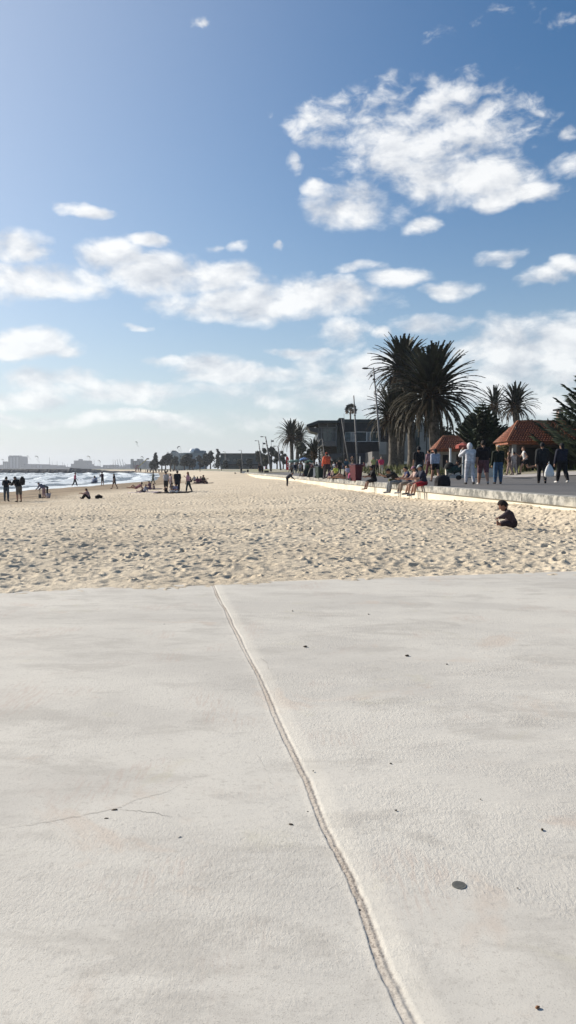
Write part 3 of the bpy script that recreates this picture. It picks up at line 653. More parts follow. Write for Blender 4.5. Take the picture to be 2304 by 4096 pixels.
fr = [(1272, 1691, 1276, 1785), (1343, 1691, 1347, 1785), (1272, 1709, 1347, 1712), (1272, 1727, 1347, 1729), (1285, 1712, 1288, 1770), (1330, 1712, 1333, 1770), (1309, 1691, 1311, 1727), (1272, 1764, 1347, 1767)]
part('tower_mullions', fr, mat('light_steel', (.20, .21, .22), .5, .1), pv, Yp - 1.15, .12)
win(pv, (1292, 1714, 1328, 1764), Yp - 1.0, 2, M_steel)
mb = MB(); a = px(1227, 1698, Yp - 3); b_ = px(1272, 1687, Yp - 1); c_2 = px(1352, 1688, Yp - 1); ox, oy, oz = pv.location
mb.add([(a.x - ox, -3, a.z - oz), (a.x - ox, 9, a.z - oz), (c_2.x - ox, 9, c_2.z - oz + .15), (c_2.x - ox, -3, c_2.z - oz + .15), (b_.x - ox, -3, b_.z - oz + .12), (b_.x - ox, 9, b_.z - oz + .12),
        (a.x - ox, -3, a.z - oz - .38), (a.x - ox, 9, a.z - oz - .38), (c_2.x - ox, 9, c_2.z - oz - .25), (c_2.x - ox, -3, c_2.z - oz - .25), (b_.x - ox, -3, b_.z - oz - .35), (b_.x - ox, 9, b_.z - oz - .35)],
       [(0, 4, 5, 1), (4, 3, 2, 5), (6, 7, 11, 10), (10, 11, 8, 9), (0, 6, 10, 4), (4, 10, 9, 3), (1, 5, 11, 7), (5, 2, 8, 11), (0, 1, 7, 6), (3, 9, 8, 2)])
mb.build('roof_canopy', M_lead, pv)
mb = MB(); P = [px(*q) for q in ((1230, 1705, Yp - 2), (1272, 1712, Yp - 2), (1272, 1732, Yp - 2), (1240, 1724, Yp - 2))]
mb.prism([(p.x - ox, p.z - oz) for p in P], -1.5, 6); mb.build('balcony_fin', M_steel, pv)
for x0, x1, gm in ((1381, 1403, mat('teal_glass', (.10, .14, .15), .3, .2)), (1405, 1422, mat('curtain_glass', (.30, .30, .29), .6, .15)), (1424, 1466, M_glass), (1468, 1480, mat('grey_glass', (.16, .17, .17), .4, .1)), (1482, 1521, mat('green_glass', (.05, .075, .07), .2, .2))): win(pv, (x0, 1729, x1, 1765), Yp - .05, 1, M_white, gm, .08)
mb = MB(); P = [px(*q) for q in ((1312, 1816, Yp - 8), (1386, 1812, Yp - 8), (1330, 1843, Yp - 8))]
mb.prism([(p.x - ox, p.z - oz) for p in P], -8.5, -5); mb.build('awning', mat('awning_grey', (.09, .095, .105), .8, .08), pv)
part('plant_screen', [(1356, 1672, 1378, 1679)], M_pine, pv, Yp + 4, 2)
part('side_wall', [(1488, 1806, 1556, 1890)], M_grey, pv, Yp - 14, 10)
part('low_wall', [(1545, 1768, 1600, 1890)], mat('grey_block', (.17, .165, .155), .85, .1), pv, Yp - 10, 8)
# panelled hall behind the palm trunks
hl = empty('panelled_hall', px(1680, 1875, 112), 0, 'pale grey hall of tall upright panels behind the palm trunks', 'building')
for i, (x0, x1) in enumerate(((1592, 1616), (1618, 1644), (1646, 1662), (1678, 1706), (1708, 1734), (1736, 1757))): part('panel', [(x0, 1690, x1, 1846)], M_panel, hl, 112, .3)
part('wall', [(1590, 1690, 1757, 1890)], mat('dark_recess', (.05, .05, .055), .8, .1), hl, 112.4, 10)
part('window', [(1663, 1700, 1677, 1812)], M_glass, hl, 112, .2)
part('upstand', [(1660, 1684, 1680, 1693)], M_white, hl, 113, .3)
part('plinth', [(1588, 1846, 1758, 1856)], M_white, hl, 111.6, .3)
# tiled kiosk and tiled shelter
def tiles_mat():
    ma = bpy.data.materials.new('terracotta_tiles'); ma.use_nodes = True; t = ma.node_tree; q = M_(t); b = t.nodes['Principled BSDF']; b.inputs['Roughness'].default_value = .7
    co = nd(t, 'ShaderNodeTexCoord').outputs['Object']; s = nd(t, 'ShaderNodeSeparateXYZ'); t.links.new(co, s.inputs[0])
    n = q.noise(co, 7, 3, .6); c = q.mix(q.sstep(n, .35, .65), (.12, .038, .022), (.31, .10, .042))
    c = q.mix(q.f('MULTIPLY', q.sstep(q.noise(co, 1.3, 4, .6), .55, .7), .6), c, (.11, .035, .025))
    t.links.new(c, b.inputs['Base Color']); return ma
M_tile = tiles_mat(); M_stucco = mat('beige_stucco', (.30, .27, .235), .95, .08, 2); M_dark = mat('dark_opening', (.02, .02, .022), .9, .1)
def tiled_slope(mb, a, b, c, d, pitch=.23):
    """overlapping tile courses on the quad a,b (eaves) c,d (ridge end above b, a)"""
    a, b, c, d = map(Vector, (a, b, c, d)); nrm = (b - a).cross(d - a).normalized(); nrm = nrm if nrm.z > 0 else -nrm; nr_ = max(2, int((d - a).length / pitch))
    for i in range(nr_):
        p0, p1 = a.lerp(d, i / nr_), b.lerp(c, i / nr_); q0, q1 = a.lerp(d, (i + 1) / nr_ ), b.lerp(c, (i + 1) / nr_); m_ = max(2, int((p1 - p0).length / .19))
        for j in range(m_):
            e0, e1 = p0.lerp(p1, j / m_), p0.lerp(p1, (j + 1) / m_); g0, g1 = q0.lerp(q1, j / m_), q0.lerp(q1, (j + 1) / m_); mid0, mid1 = e0.lerp(e1, .5), g0.lerp(g1, .5); k = len(mb.v); u = nrm * .05; w = nrm * .055
            mb.v += [tuple(v) for v in (e0 + u, mid0 + u + w, e1 + u, g0, mid1 + w, g1, e0 - u * .2, e1 - u * .2)]; mb.f += [(k, k + 1, k + 4, k + 3), (k + 1, k + 2, k + 5, k + 4), (k, k + 6, k + 7, k + 2, k + 1)]
def hip_roof(root, x0, y0, x1, y1, z0, z1, inset_x0, inset_x1, name='roof', gab=.0):
    ym = (y0 + y1) / 2; mb = MB(); A, B, C_, D = (x0, y0, z0), (x1, y0, z0), (x1, y1, z0), (x0, y1, z0); E, F_ = (x0 + inset_x0, ym, z1), (x1 - inset_x1, ym, z1)
    mb.box(x0 + .1, y0 + .1, z0 - .18, x1 - .1, y1 - .1, z0 - .02)
    tiled_slope(mb, A, B, F_, E); tiled_slope(mb, C_, D, E, F_); tiled_slope(mb, D, A, E, E); tiled_slope(mb, B, C_, F_, F_)
    o = mb.build(name, M_tile, root); rd = MB(); rd.tube([E, F_], .12, 6); [rd.tube([p, q], .09, 6) for p, q in ((A, E), (D, E), (B, F_), (C_, F_))]; rd.build('ridge_tiles', mat('ridge_tile', (.30, .12, .06), .8, .25, 5), root); return o
Yk = 62; kb = px(1805, 1880, Yk); ks = empty('kiosk', kb, 0, 'small kiosk with bright orange tiled hip roof beside the big palm', 'kiosk'); sc = Yk / F
hip_roof(ks, (1742 - 1805) * sc, 0, (1886 - 1805) * sc, 2.4, (1880 - 1797) * sc, (1880 - 1745) * sc, .85, .9)
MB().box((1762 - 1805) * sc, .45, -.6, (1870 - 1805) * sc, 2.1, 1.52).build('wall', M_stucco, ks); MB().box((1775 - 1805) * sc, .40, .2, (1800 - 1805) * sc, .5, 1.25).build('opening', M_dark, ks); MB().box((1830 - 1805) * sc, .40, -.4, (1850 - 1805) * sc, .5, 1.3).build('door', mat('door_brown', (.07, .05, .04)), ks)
MB().box((1758 - 1805) * sc, .1, -.5, (1762 - 1805) * sc, .2, 1.55).build('post', M_grey, ks)
Ys = 54; sb = px(2060, 1900, Ys); sh = empty('shelter', sb, 0, 'open brick red tiled shelter with dark front bays and grey columns', 'shelter'); sc = Ys / F; fx = lambda x: (x - 2060) * sc; fz = lambda y: (1900 - y) * sc
hip_roof(sh, -.74, -.4, fx(2440), 3.0, fz(1768), fz(1684), 1.25, 1.3)
MB().prism([(fx(2058), fz(1730)), (fx(2084), fz(1730)), (fx(2070), fz(1706))], .55, .8).build('gable_vent', mat('vent_frame', (.12, .11, .10)), sh)
MB().box(fx(2050), 0, -.5, fx(2064), .28, fz(1772)).build('column', M_panel, sh); MB().box(fx(2240), 0, -.5, fx(2252), .28, fz(1772)).build('column', M_grey, sh)
MB().box(fx(2078), .9, -.6, fx(2440), 2.7, fz(1772)).build('wall', mat('mauve_brick', (.12, .10, .105), .9, .12, 3), sh)
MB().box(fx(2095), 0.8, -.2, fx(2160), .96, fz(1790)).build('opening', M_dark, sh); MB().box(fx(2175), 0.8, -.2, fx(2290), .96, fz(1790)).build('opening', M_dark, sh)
MB().box(fx(2064), -.05, fz(1776), fx(2440), .2, fz(1768)).build('beam', mat('beam_dark', (.05, .04, .04)), sh)
hs = empty('brick_house', px(2235, 1780, 140), 0, 'tiny upper corner of a pinkish house showing between the shelter roof and the edge pine', 'house')
part('wall', [(2232, 1640, 2254, 1880)], mat('pink_brick', (.34, .25, .22)), hs, 140, 1.5); part('roof', [(2230, 1634, 2256, 1640)], M_dark, hs, 139.5, 2.5); win(hs, (2236, 1645, 2243, 1652), 139.99, 1)
# red and green flower bush beside the shelter column
tree(px(2025, 1890, 60), 2.3, 1.0, 300, 'yellow green bush against the shelter column', (.24, .21, .08), 'round', 900, .11, .06, name='bush')
# far grey hall, domed building, houses
Y = 360; gh = empty('grey_hall', px(960, 1882, Y), 0, 'long low blue grey flat roofed hall beyond the beach', 'building')
part('wall', [(882, 1818, 1046, 1890)], mat('blue_grey_wall', (.085, .105, .11), .85, .08), gh, Y, 20); part('roof', [(878, 1813, 1050, 1818)], M_steel, gh, Y - 1, 22); part('veranda', [(882, 1856, 1046, 1860)], M_dark, gh, Y - 2, 2)
for x in (894, 908, 932, 956, 980, 1002, 1024): win(gh, (x, 1834, x + 12, 1845), Y - .01, 1, M_steel)
Y = 520; db = empty('domed_building', px(790, 1880, Y), 0, 'blue grey building with one white and one blue dome above the far trees', 'building')
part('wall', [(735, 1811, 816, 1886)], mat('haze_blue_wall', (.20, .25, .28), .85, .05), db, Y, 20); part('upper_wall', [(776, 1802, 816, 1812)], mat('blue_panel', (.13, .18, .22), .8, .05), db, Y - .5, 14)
part('bright_wall', [(781, 1825, 788, 1850)], M_white, db, Y - 1.5, 1); part('side_wing', [(690, 1812, 736, 1886)], mat('pale_wing', (.30, .33, .33)), db, Y + .5, 15)
for (x, rp, ma, nm) in ((771, 13, mat('white_dome', (.75, .76, .76), .5, .03), 'dome'), (786, 15, mat('blue_dome', (.12, .18, .23), .5, .08), 'dome')):
    p = px(x, 1805, Y + 6); MB().ell((p.x - db.location.x, 6, p.z - db.location.z), (rp * Y / F, rp * Y / F, rp * Y / F * .85), nu=24, nv=14).build(nm, ma, db, True)
for x in (696, 708, 720): win(db, (x, 1822, x + 6, 1832), Y + .49, 1)
Y = 470; bh = empty('balcony_house', px(715, 1880, Y), 0, 'pale house with turret top and balcony between the far trees', 'house')
part('wall', [(707, 1830, 734, 1890)], mat('pale_green_wall', (.30, .34, .33)), bh, Y, 12); part('turret', [(704, 1812, 714, 1830)], mat('turret', (.42, .44, .44)), bh, Y, 5); part('balcony', [(706, 1848, 736, 1853)], M_panel, bh, Y - 1.5, 1.5); win(bh, (718, 1834, 728, 1846), Y - .01, 2)
bk2 = empty('block_of_flats', px(692, 1880, 560), 0, 'grey flats with boxy roof storey peeping over the left of the far trees', 'building')
part('wall', [(684, 1806, 702, 1886)], mat('flat_grey', (.26, .29, .31)), bk2, 560, 15); part('roof_storey', [(687, 1802, 699, 1806)], M_steel, bk2, 562, 10); win(bk2, (687, 1812, 699, 1817), 559.9, 3)
gw = empty('white_flats', px(545, 1880, 1500), 0, 'hazy grey tower blocks behind the yellow boom at the end of the beach', 'building')
part('wall', [(534, 1843, 586, 1890)], mat('far_wall', (.20, .20, .19)), gw, 1500, 50)
for x in (523, 548, 561): part('tower', [(x, 1836, x + 8, 1890)], mat('far_tower', (.24, .25, .25)), gw, 1490, 9)
for x in (537, 556, 572): win(gw, (x, 1848, x + 7, 1860), 1489, 2)
# hazy town across the bay
Yc = 2600
def block(x0, y0, x1, y1, lb, col=(.20, .22, .235), strips=0, Y=Yc, top=None, dp=80):
    b = empty('far_building', px((x0 + x1) / 2, 1880, Y), 0, lb, 'building', 'buildings across the bay')
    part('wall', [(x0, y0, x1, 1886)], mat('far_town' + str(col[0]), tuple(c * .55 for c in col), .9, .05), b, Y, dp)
    if top: part('roof_storey', [top], mat('far_town_dark', (.13, .15, .16)), b, Y + 5, 30)
    for i in range(strips):
        w = (x1 - x0) / (strips * 2 + 1); xx = x0 + w * (2 * i + 1); part('window', [(xx, y0 + 4, xx + w, 1872)], mat('far_window', (.24, .26, .28), .4), b, Y - 1.5, 1)
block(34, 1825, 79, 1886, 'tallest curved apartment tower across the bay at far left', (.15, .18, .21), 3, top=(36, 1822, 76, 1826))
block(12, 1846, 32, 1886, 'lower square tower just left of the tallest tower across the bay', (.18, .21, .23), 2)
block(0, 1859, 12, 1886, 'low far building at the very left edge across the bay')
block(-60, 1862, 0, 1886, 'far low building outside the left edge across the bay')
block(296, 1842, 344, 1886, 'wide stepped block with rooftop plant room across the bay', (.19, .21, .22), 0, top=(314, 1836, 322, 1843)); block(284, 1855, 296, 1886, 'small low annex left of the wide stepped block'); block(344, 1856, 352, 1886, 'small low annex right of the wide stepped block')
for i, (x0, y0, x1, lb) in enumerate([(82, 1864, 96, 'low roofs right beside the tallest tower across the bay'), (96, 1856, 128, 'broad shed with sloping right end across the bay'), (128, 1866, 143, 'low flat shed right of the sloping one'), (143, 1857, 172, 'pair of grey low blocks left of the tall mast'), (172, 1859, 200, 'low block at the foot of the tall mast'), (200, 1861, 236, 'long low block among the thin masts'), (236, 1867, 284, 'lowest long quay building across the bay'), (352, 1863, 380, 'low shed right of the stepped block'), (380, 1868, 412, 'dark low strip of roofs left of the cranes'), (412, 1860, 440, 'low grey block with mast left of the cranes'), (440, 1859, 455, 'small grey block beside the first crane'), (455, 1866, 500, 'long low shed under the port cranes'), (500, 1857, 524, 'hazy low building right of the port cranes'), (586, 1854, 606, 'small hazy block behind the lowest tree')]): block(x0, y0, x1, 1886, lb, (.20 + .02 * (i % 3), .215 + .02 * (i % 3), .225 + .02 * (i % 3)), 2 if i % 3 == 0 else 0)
def mast(x, y0, Y, lb, w=1.0, name='mast', cat='mast'):
    b = px(x, 1884, Y); h = (1884 - y0) * Y / F; r_ = empty(name, b, 0, lb, cat, 'thin masts across the bay'); MB().tube([(0, 0, 0), (0, 0, h)], [w, w * .6], 6).build('pole', mat('mast_grey', (.12, .13, .14)), r_); MB().box(-w * 2.5, -w * .4, h * .62, w * 2.5, w * .4, h * .62 + w * .7).build('crossbar', mat('mast_grey', (.12, .13, .14)), r_)
for x, y0, lb in ((199, 1829, 'tallest thin mast across the bay'), (209, 1846, 'short thin mast right after the tallest one'), (229, 1844, 'second tallest thin mast across the bay'), (251, 1849, 'thin mast before the low quay building'), (258, 1853, 'lower twin of the masts before the quay building'), (377, 1839, 'thin mast with top light right of the stepped block'), (392, 1858, 'stub mast on the dark roofs'), (453, 1838, 'thin mast left of the port cranes'), (271, 1855, 'shortest mast left of the stepped block')): mast(x, y0, 2400, lb, .75)
for i, (x, dx, y0) in enumerate([(463, -2, 1840), (475, -6, 1837), (486, -7, 1836), (497, -8, 1836), (508, -9, 1850)]):
    Y = 2500; b = px(x, 1882, Y); r_ = empty('port_crane', b, 0, ['pale port crane first from the left, nearly upright', 'second port crane, jib leaning left', 'third port crane, tallest jib', 'fourth port crane beside the hazy flats', 'lowest port crane half hidden by sheds'][i], 'crane', 'port cranes across the bay'); k = Y / F
    MB().tube([(0, 0, 8), (dx * k, 0, (1882 - y0) * k)], [1.3, .7], 5).build('jib', mat('crane_grey', (.22, .23, .24)), r_); c = MB(); [c.tube([(s * 4, 0, 0), (0, 0, 18)], .8, 5) for s in (-1, 1)]; c.build('leg', mat('crane_grey', (.22, .23, .24)), r_); MB().box(-3, -3, 10, 3, 3, 17).build('cab', mat('crane_grey', (.22, .23, .24)), r_)
# breakwater of dark rock and the far shore behind it
bw = MB(); r = random.Random(5); V_ = []; n_ = 220
for i in range(n_):
    x = -330 + (330 - 99) * i / (n_ - 1); y = 470 + .03 * (x + 330)
    hgt = 2.55 + .12 * r.random() if x < -140 else 2.5 * max(.45, (-97 - x) / 32) + .3 * r.random() + .1
    V_.append([(x, y, -.3), (x + r.uniform(-.3, .3), y + 2.0 + r.uniform(-.4, .4), hgt * .55), (x, y + 4, hgt), (x, y + 8, hgt), (x, y + 12, -.3)])
for row in V_: bw.v += row
bw.f = [(i * 5 + k, i * 5 + 5 + k, i * 5 + 6 + k, i * 5 + 1 + k) for i in range(n_ - 1) for k in range(4)]
bw.build('breakwater', mat('rock_armour', (.085, .085, .085), .95, .3, .4, .5, 2), label='long dark rock breakwater stretching across the bay behind the surf', cat='breakwater')
fs = MB().box(-2600, 2350, -.5, -300, 9000, 1.5); fs.build('far_shore', mat('shore_ground', (.12, .125, .12)), kind='structure')
# ------------------------------------------------------------------ people
SKIN = (.36, .20, .135); SKIN2 = (.22, .12, .08); BLK = (.012, .012, .014); DNIM = (.045, .085, .14); WHT = (.62, .62, .64); GRY = (.20, .20, .21); NAVY = (.018, .022, .045)
HAIRM = {}
PEOPLE = []
def dirv(flex, abd, s): a = R(flex); b = R(abd); return Vector((math.sin(b) * s, math.cos(b) * math.sin(a), -math.cos(b) * math.cos(a)))
STAND = dict(lean=2, hip=((3, 3), (-2, 3)), knee=(3, 2), sh=((4, 7), (4, 7)), elb=(12, 12), head=0)
POSES = dict(
 stand=STAND,
 walk=dict(lean=4, hip=((20, 2), (-16, 2)), knee=(5, 18), sh=((-18, 8), (20, 8)), elb=(18, 25), head=5),
 run=dict(lean=10, hip=((35, 2), (-25, 2)), knee=(30, 75), sh=((-35, 10), (35, 10)), elb=(85, 90), head=0),
 phone=dict(lean=3, hip=((3, 4), (-2, 4)), knee=(3, 3), sh=((35, 18), (35, 18)), elb=(115, 115), head=10),
 handup=dict(lean=2, hip=((10, 3), (-8, 3)), knee=(6, 10), sh=((45, 35), (5, 8)), elb=(130, 30), head=5),
 bend=dict(lean=62, hip=((6, 5), (2, 5)), knee=(12, 10), sh=((35, 6), (30, 6)), elb=(20, 25), head=25),
 bow=dict(lean=48, hip=((4, 5), (0, 5)), knee=(8, 6), sh=((30, 6), (25, 6)), elb=(25, 30), head=30),
 stoop=dict(lean=26, hip=((4, 4), (0, 4)), knee=(6, 6), sh=((35, 10), (30, 10)), elb=(60, 60), head=28),
 sitw=dict(lean=14, hip=((82, 8), (76, 8)), knee=(72, 58), sh=((32, 10), (38, 10)), elb=(50, 45), head=14),
 sitwb=dict(lean=42, hip=((84, 8), (80, 10)), knee=(80, 70), sh=((60, 8), (62, 8)), elb=(50, 50), head=30),
 sitk=dict(lean=18, hip=((130, 12), (126, 12)), knee=(92, 88), sh=((62, 8), (58, 8)), elb=(40, 45), head=12),
 sitx=dict(lean=10, hip=((100, 38), (100, 36)), knee=(26, 30), sh=((30, 14), (34, 14)), elb=(60, 55), head=14),
 sitl=dict(lean=-14, hip=((97, 10), (122, 8)), knee=(12, 70), sh=((-28, 18), (-24, 18)), elb=(8, 8), head=0),
 lie=dict(lean=-62, hip=((95, 8), (124, 6)), knee=(8, 72), sh=((-42, 25), (-30, 25)), elb=(30, 30), head=30),
 squat=dict(lean=28, hip=((120, 16), (118, 16)), knee=(140, 138), sh=((70, 8), (60, 8)), elb=(30, 40), head=18),
 toddler=dict(lean=25, hip=((96, 30), (96, 34)), knee=(14, 18), sh=((52, 20), (24, 12)), elb=(18, 62), head=20),
 carry=dict(lean=4, hip=((14, 2), (-14, 2)), knee=(6, 12), sh=((6, 12), (35, 10)), elb=(6, 100), head=2))
def skeleton(pose, kid=0, bulk=1.0):
    P = dict(POSES[pose]); la = R(P['lean']); T = Vector((0, math.sin(la), math.cos(la))); J = {}
    hs_ = 1 + .55 * kid                                     # children have bigger heads and shorter legs
    J['pel'] = Vector((0, 0, 0)); up = Vector((0, -math.cos(la) * .0, 0))
    J['waist'] = T * .085; J['chest'] = T * .20 + Vector((0, 0, 0)); J['neck'] = T * .295
    ha = R(P['lean'] * .75 + P['head']); Hd = Vector((0, math.sin(ha), math.cos(ha))); J['head'] = J['neck'] + Hd * (.095 * hs_); J['hd'] = Hd; J['hf'] = Vector((0, math.cos(ha), -math.sin(ha)))
    ll = 1 - .18 * kid
    for i, s in enumerate((-1, 1)):
        sfx = 'LR'[i]; sx = s * (.098 + .008 * (bulk - 1) * 6)
        J['sh' + sfx] = J['neck'] - T * .030 + Vector((sx, 0, 0)); J['hip' + sfx] = Vector((s * .052, 0, -.015))
        fx_, ab = P['sh'][i]; J['el' + sfx] = J['sh' + sfx] + dirv(fx_, ab, s) * .175 * ll; f2 = fx_ + P['elb'][i]; J['wr' + sfx] = J['el' + sfx] + dirv(f2, -ab * .6 if P['elb'][i] > 40 else ab * .5, s) * .145 * ll
        J['hand' + sfx] = (J['wr' + sfx] - J['el' + sfx]).normalized()
        hf, ha_ = P['hip'][i]; kn = P['knee'][i]; J['kn' + sfx] = J['hip' + sfx] + dirv(hf, ha_, s) * .245 * ll; J['an' + sfx] = J['kn' + sfx] + dirv(hf - kn, ha_ * .2, s) * .235 * ll
        sa = hf - kn; fd = Vector((0, math.cos(R(sa)), math.sin(R(sa)))) if abs(sa) > 35 else Vector((0, 1, math.sin(R(min(sa, 0))) * .6)); J['toe' + sfx] = J['an' + sfx] + fd.normalized() * .088 + Vector((s * .012, 0, -.018))
    return J, hs_
def bones(J, bulk, hs_):
    b = bulk; B = []
    def a(n, p, q, r0, r1, reg): B.append((n, p, q, r0, r1, reg))
    for i, s in enumerate((-1, 1)):
        o = Vector((s, 0, 0)); S_ = 'LR'[i]
        a('torso', J['chest'] + o * .042 * b, J['waist'] + o * .034 * b, .056 * b, .050 * b, 'torso'); a('torso', J['waist'] + o * .034 * b, J['pel'] + o * .036 * b, .050 * b, .058 * b, 'pelvis')
        a('sho', J['neck'] - J['hd'] * .012 + o * .02, J['sh' + S_], .030, .031 * b, 'torso')
        a('ua', J['sh' + S_], J['el' + S_], .031 * b, .023 * b, 'uarm'); a('fa', J['el' + S_], J['wr' + S_], .023 * b, .0150, 'farm')
        a('th', J['hip' + S_], J['kn' + S_], .052 * b, .034 * b, 'thigh'); a('ca', J['kn' + S_] , J['kn' + S_].lerp(J['an' + S_], .35), .033 * b, .035 * b, 'shin'); a('ca2', J['kn' + S_].lerp(J['an' + S_], .35), J['an' + S_], .035 * b, .021, 'shin2')
        a('ft', J['an' + S_] + Vector((0, 0, -.008)), J['toe' + S_], .024, .017, 'foot')
        hd = J['hand' + S_]; w = J['wr' + S_]; pm = w + hd * .045; a('palm', w + hd * .012, pm, .016, .019, 'hand'); sdv = Vector((1, 0, 0)) if abs(hd.x) < .8 else Vector((0, 1, 0)); sdv = (sdv - hd * sdv.dot(hd)).normalized(); nrm = hd.cross(sdv)
        for k, (off_, ln) in enumerate(((-.014, .034), (-.005, .042), (.005, .040), (.014, .031), )):
            f0 = pm + nrm * off_; f1 = f0 + (hd + sdv * -s * .18).normalized() * ln * .55; f2 = f1 + (hd + sdv * -s * .75).normalized() * ln * .5; a('fi', f0, f1, .0062, .0058, 'hand'); a('fi', f1, f2, .0058, .005, 'hand')
        t0 = w + hd * .02 + nrm * .012; a('thb', t0, t0 + (hd * .8 + nrm * .9).normalized() * .032, .0075, .006, 'hand')
    a('nk', J['neck'] - J['hd'] * .01, J['head'] - J['hd'] * .03, .028, .026, 'neck')
    return B
def person(p, q, label, H=None, top=None, pose='stand', yaw=0, hair=BLK, shirt=GRY, sleeve=.5, pants=DNIM, leg=2.0, shoes=BLK, skin=SKIN, kid=0, bulk=1.0, at=None, seat=None, long_hair=0, hat=None, hood=False, hairvol=.011, group='people at the beach', Yforce=None, scale=1.0):
    """p, q: picture point of the feet (or of the seat). top: picture y of the head's top; leg: 0 none .. 1 knee .. 2 full; sleeve the same"""
    bulk *= 1.08
    J, hs_ = skeleton(pose, kid, bulk); B = bones(J, bulk, hs_)
    zmin = min(min(b[1].z - b[3], b[2].z - b[4]) for b in B); hr = Vector((.046, .056, .068)) * hs_; zmax = J['head'].z + hr.z + .01
    if at is not None: loc = Vector(at)
    else: loc = hit(p, q)
    if seat is not None: zoff = -(-.062 * bulk); base = loc; zmin_ = -.062 * bulk
    else: zmin_ = zmin
    if H is None: H = (q - top) * loc.y / F / (zmax - zmin_)
    H *= scale
    body = MB()
    vox = min(max(.0085, loc.y / F * 1.0), .024); 
    for (n, a, b, r0, r1, reg) in B:
        if reg == 'hand' and vox > .013 and n in ('fi', 'thb'): r0 = r1 = max(r0, vox / H * .75)
        body.capsule(a * H, b * H, r0 * H, r1 * H, 8 if reg == 'hand' else 12)
    Hc, Hu, Hf = J['head'], J['hd'], J['hf']; rot = Matrix((Vector((1, 0, 0)), Hf, Hu)).transposed()
    def hp(x, y, z): return (Hc + rot @ Vector((x * hr.x, y * hr.y, z * hr.z))) * H
    body.ell(Hc * H, hr * H, rot, 16, 12); body.ell(hp(0, .25, -.45), Vector((hr.x * .74, hr.y * .78, hr.z * .62)) * H, rot, 12, 8)
    body.capsule(hp(0, .98, .12), hp(0, 1.18, -.14), .006 * H, .010 * H, 8); body.ell(hp(0, .98, -.48), Vector((.017, .007, .006)) * H, rot, 8, 6)
    for s in (-1, 1): body.ell(hp(s * 1.0, -.05, -.05), Vector((.007, .014, .020)) * H, rot, 8, 6); body.ell(hp(s * .36, .92, .25), Vector((.014, .006, .005)) * H, rot, 8, 5)
    body.ell((J['chest'] + Vector((0, .01, 0))) * H, Vector((.088 * bulk, .058 * bulk, .085)) * H, None, 12, 8)
    if bulk > 1.12: body.ell((J['waist'] + Vector((0, .02, 0))) * H, Vector((.085 * bulk, .068 * bulk, .08)) * H, None, 12, 8)
    for i in range(2): body.ell((J['pel'] + Vector(((-1, 1)[i] * .032, -.022, -.012))) * H, Vector((.045, .045, .05)) * H * bulk, None, 10, 8)
    o = body.build('person', mat('skin', skin, .6, .06, 5), None, True, label, 'person', group)
    o.location = (loc.x, loc.y, loc.z - zmin_ * H - (.015 if seat is None else 0)); o.rotation_euler = (0, 0, R(yaw))
    md = o.modifiers.new('r', 'REMESH'); md.mode = 'VOXEL'; md.voxel_size = vox; md.use_smooth_shade = True
    ms = o.modifiers.new('s', 'SMOOTH'); ms.iterations = 2; ms.factor = .4
    PEOPLE.append((o, J, B, H, hr, rot, dict(hair=hair, shirt=shirt, sleeve=sleeve, pants=pants, leg=leg, shoes=shoes, long_hair=long_hair, hat=hat, hood=hood, bulk=bulk, skin=skin, hairvol=hairvol)))
    return o
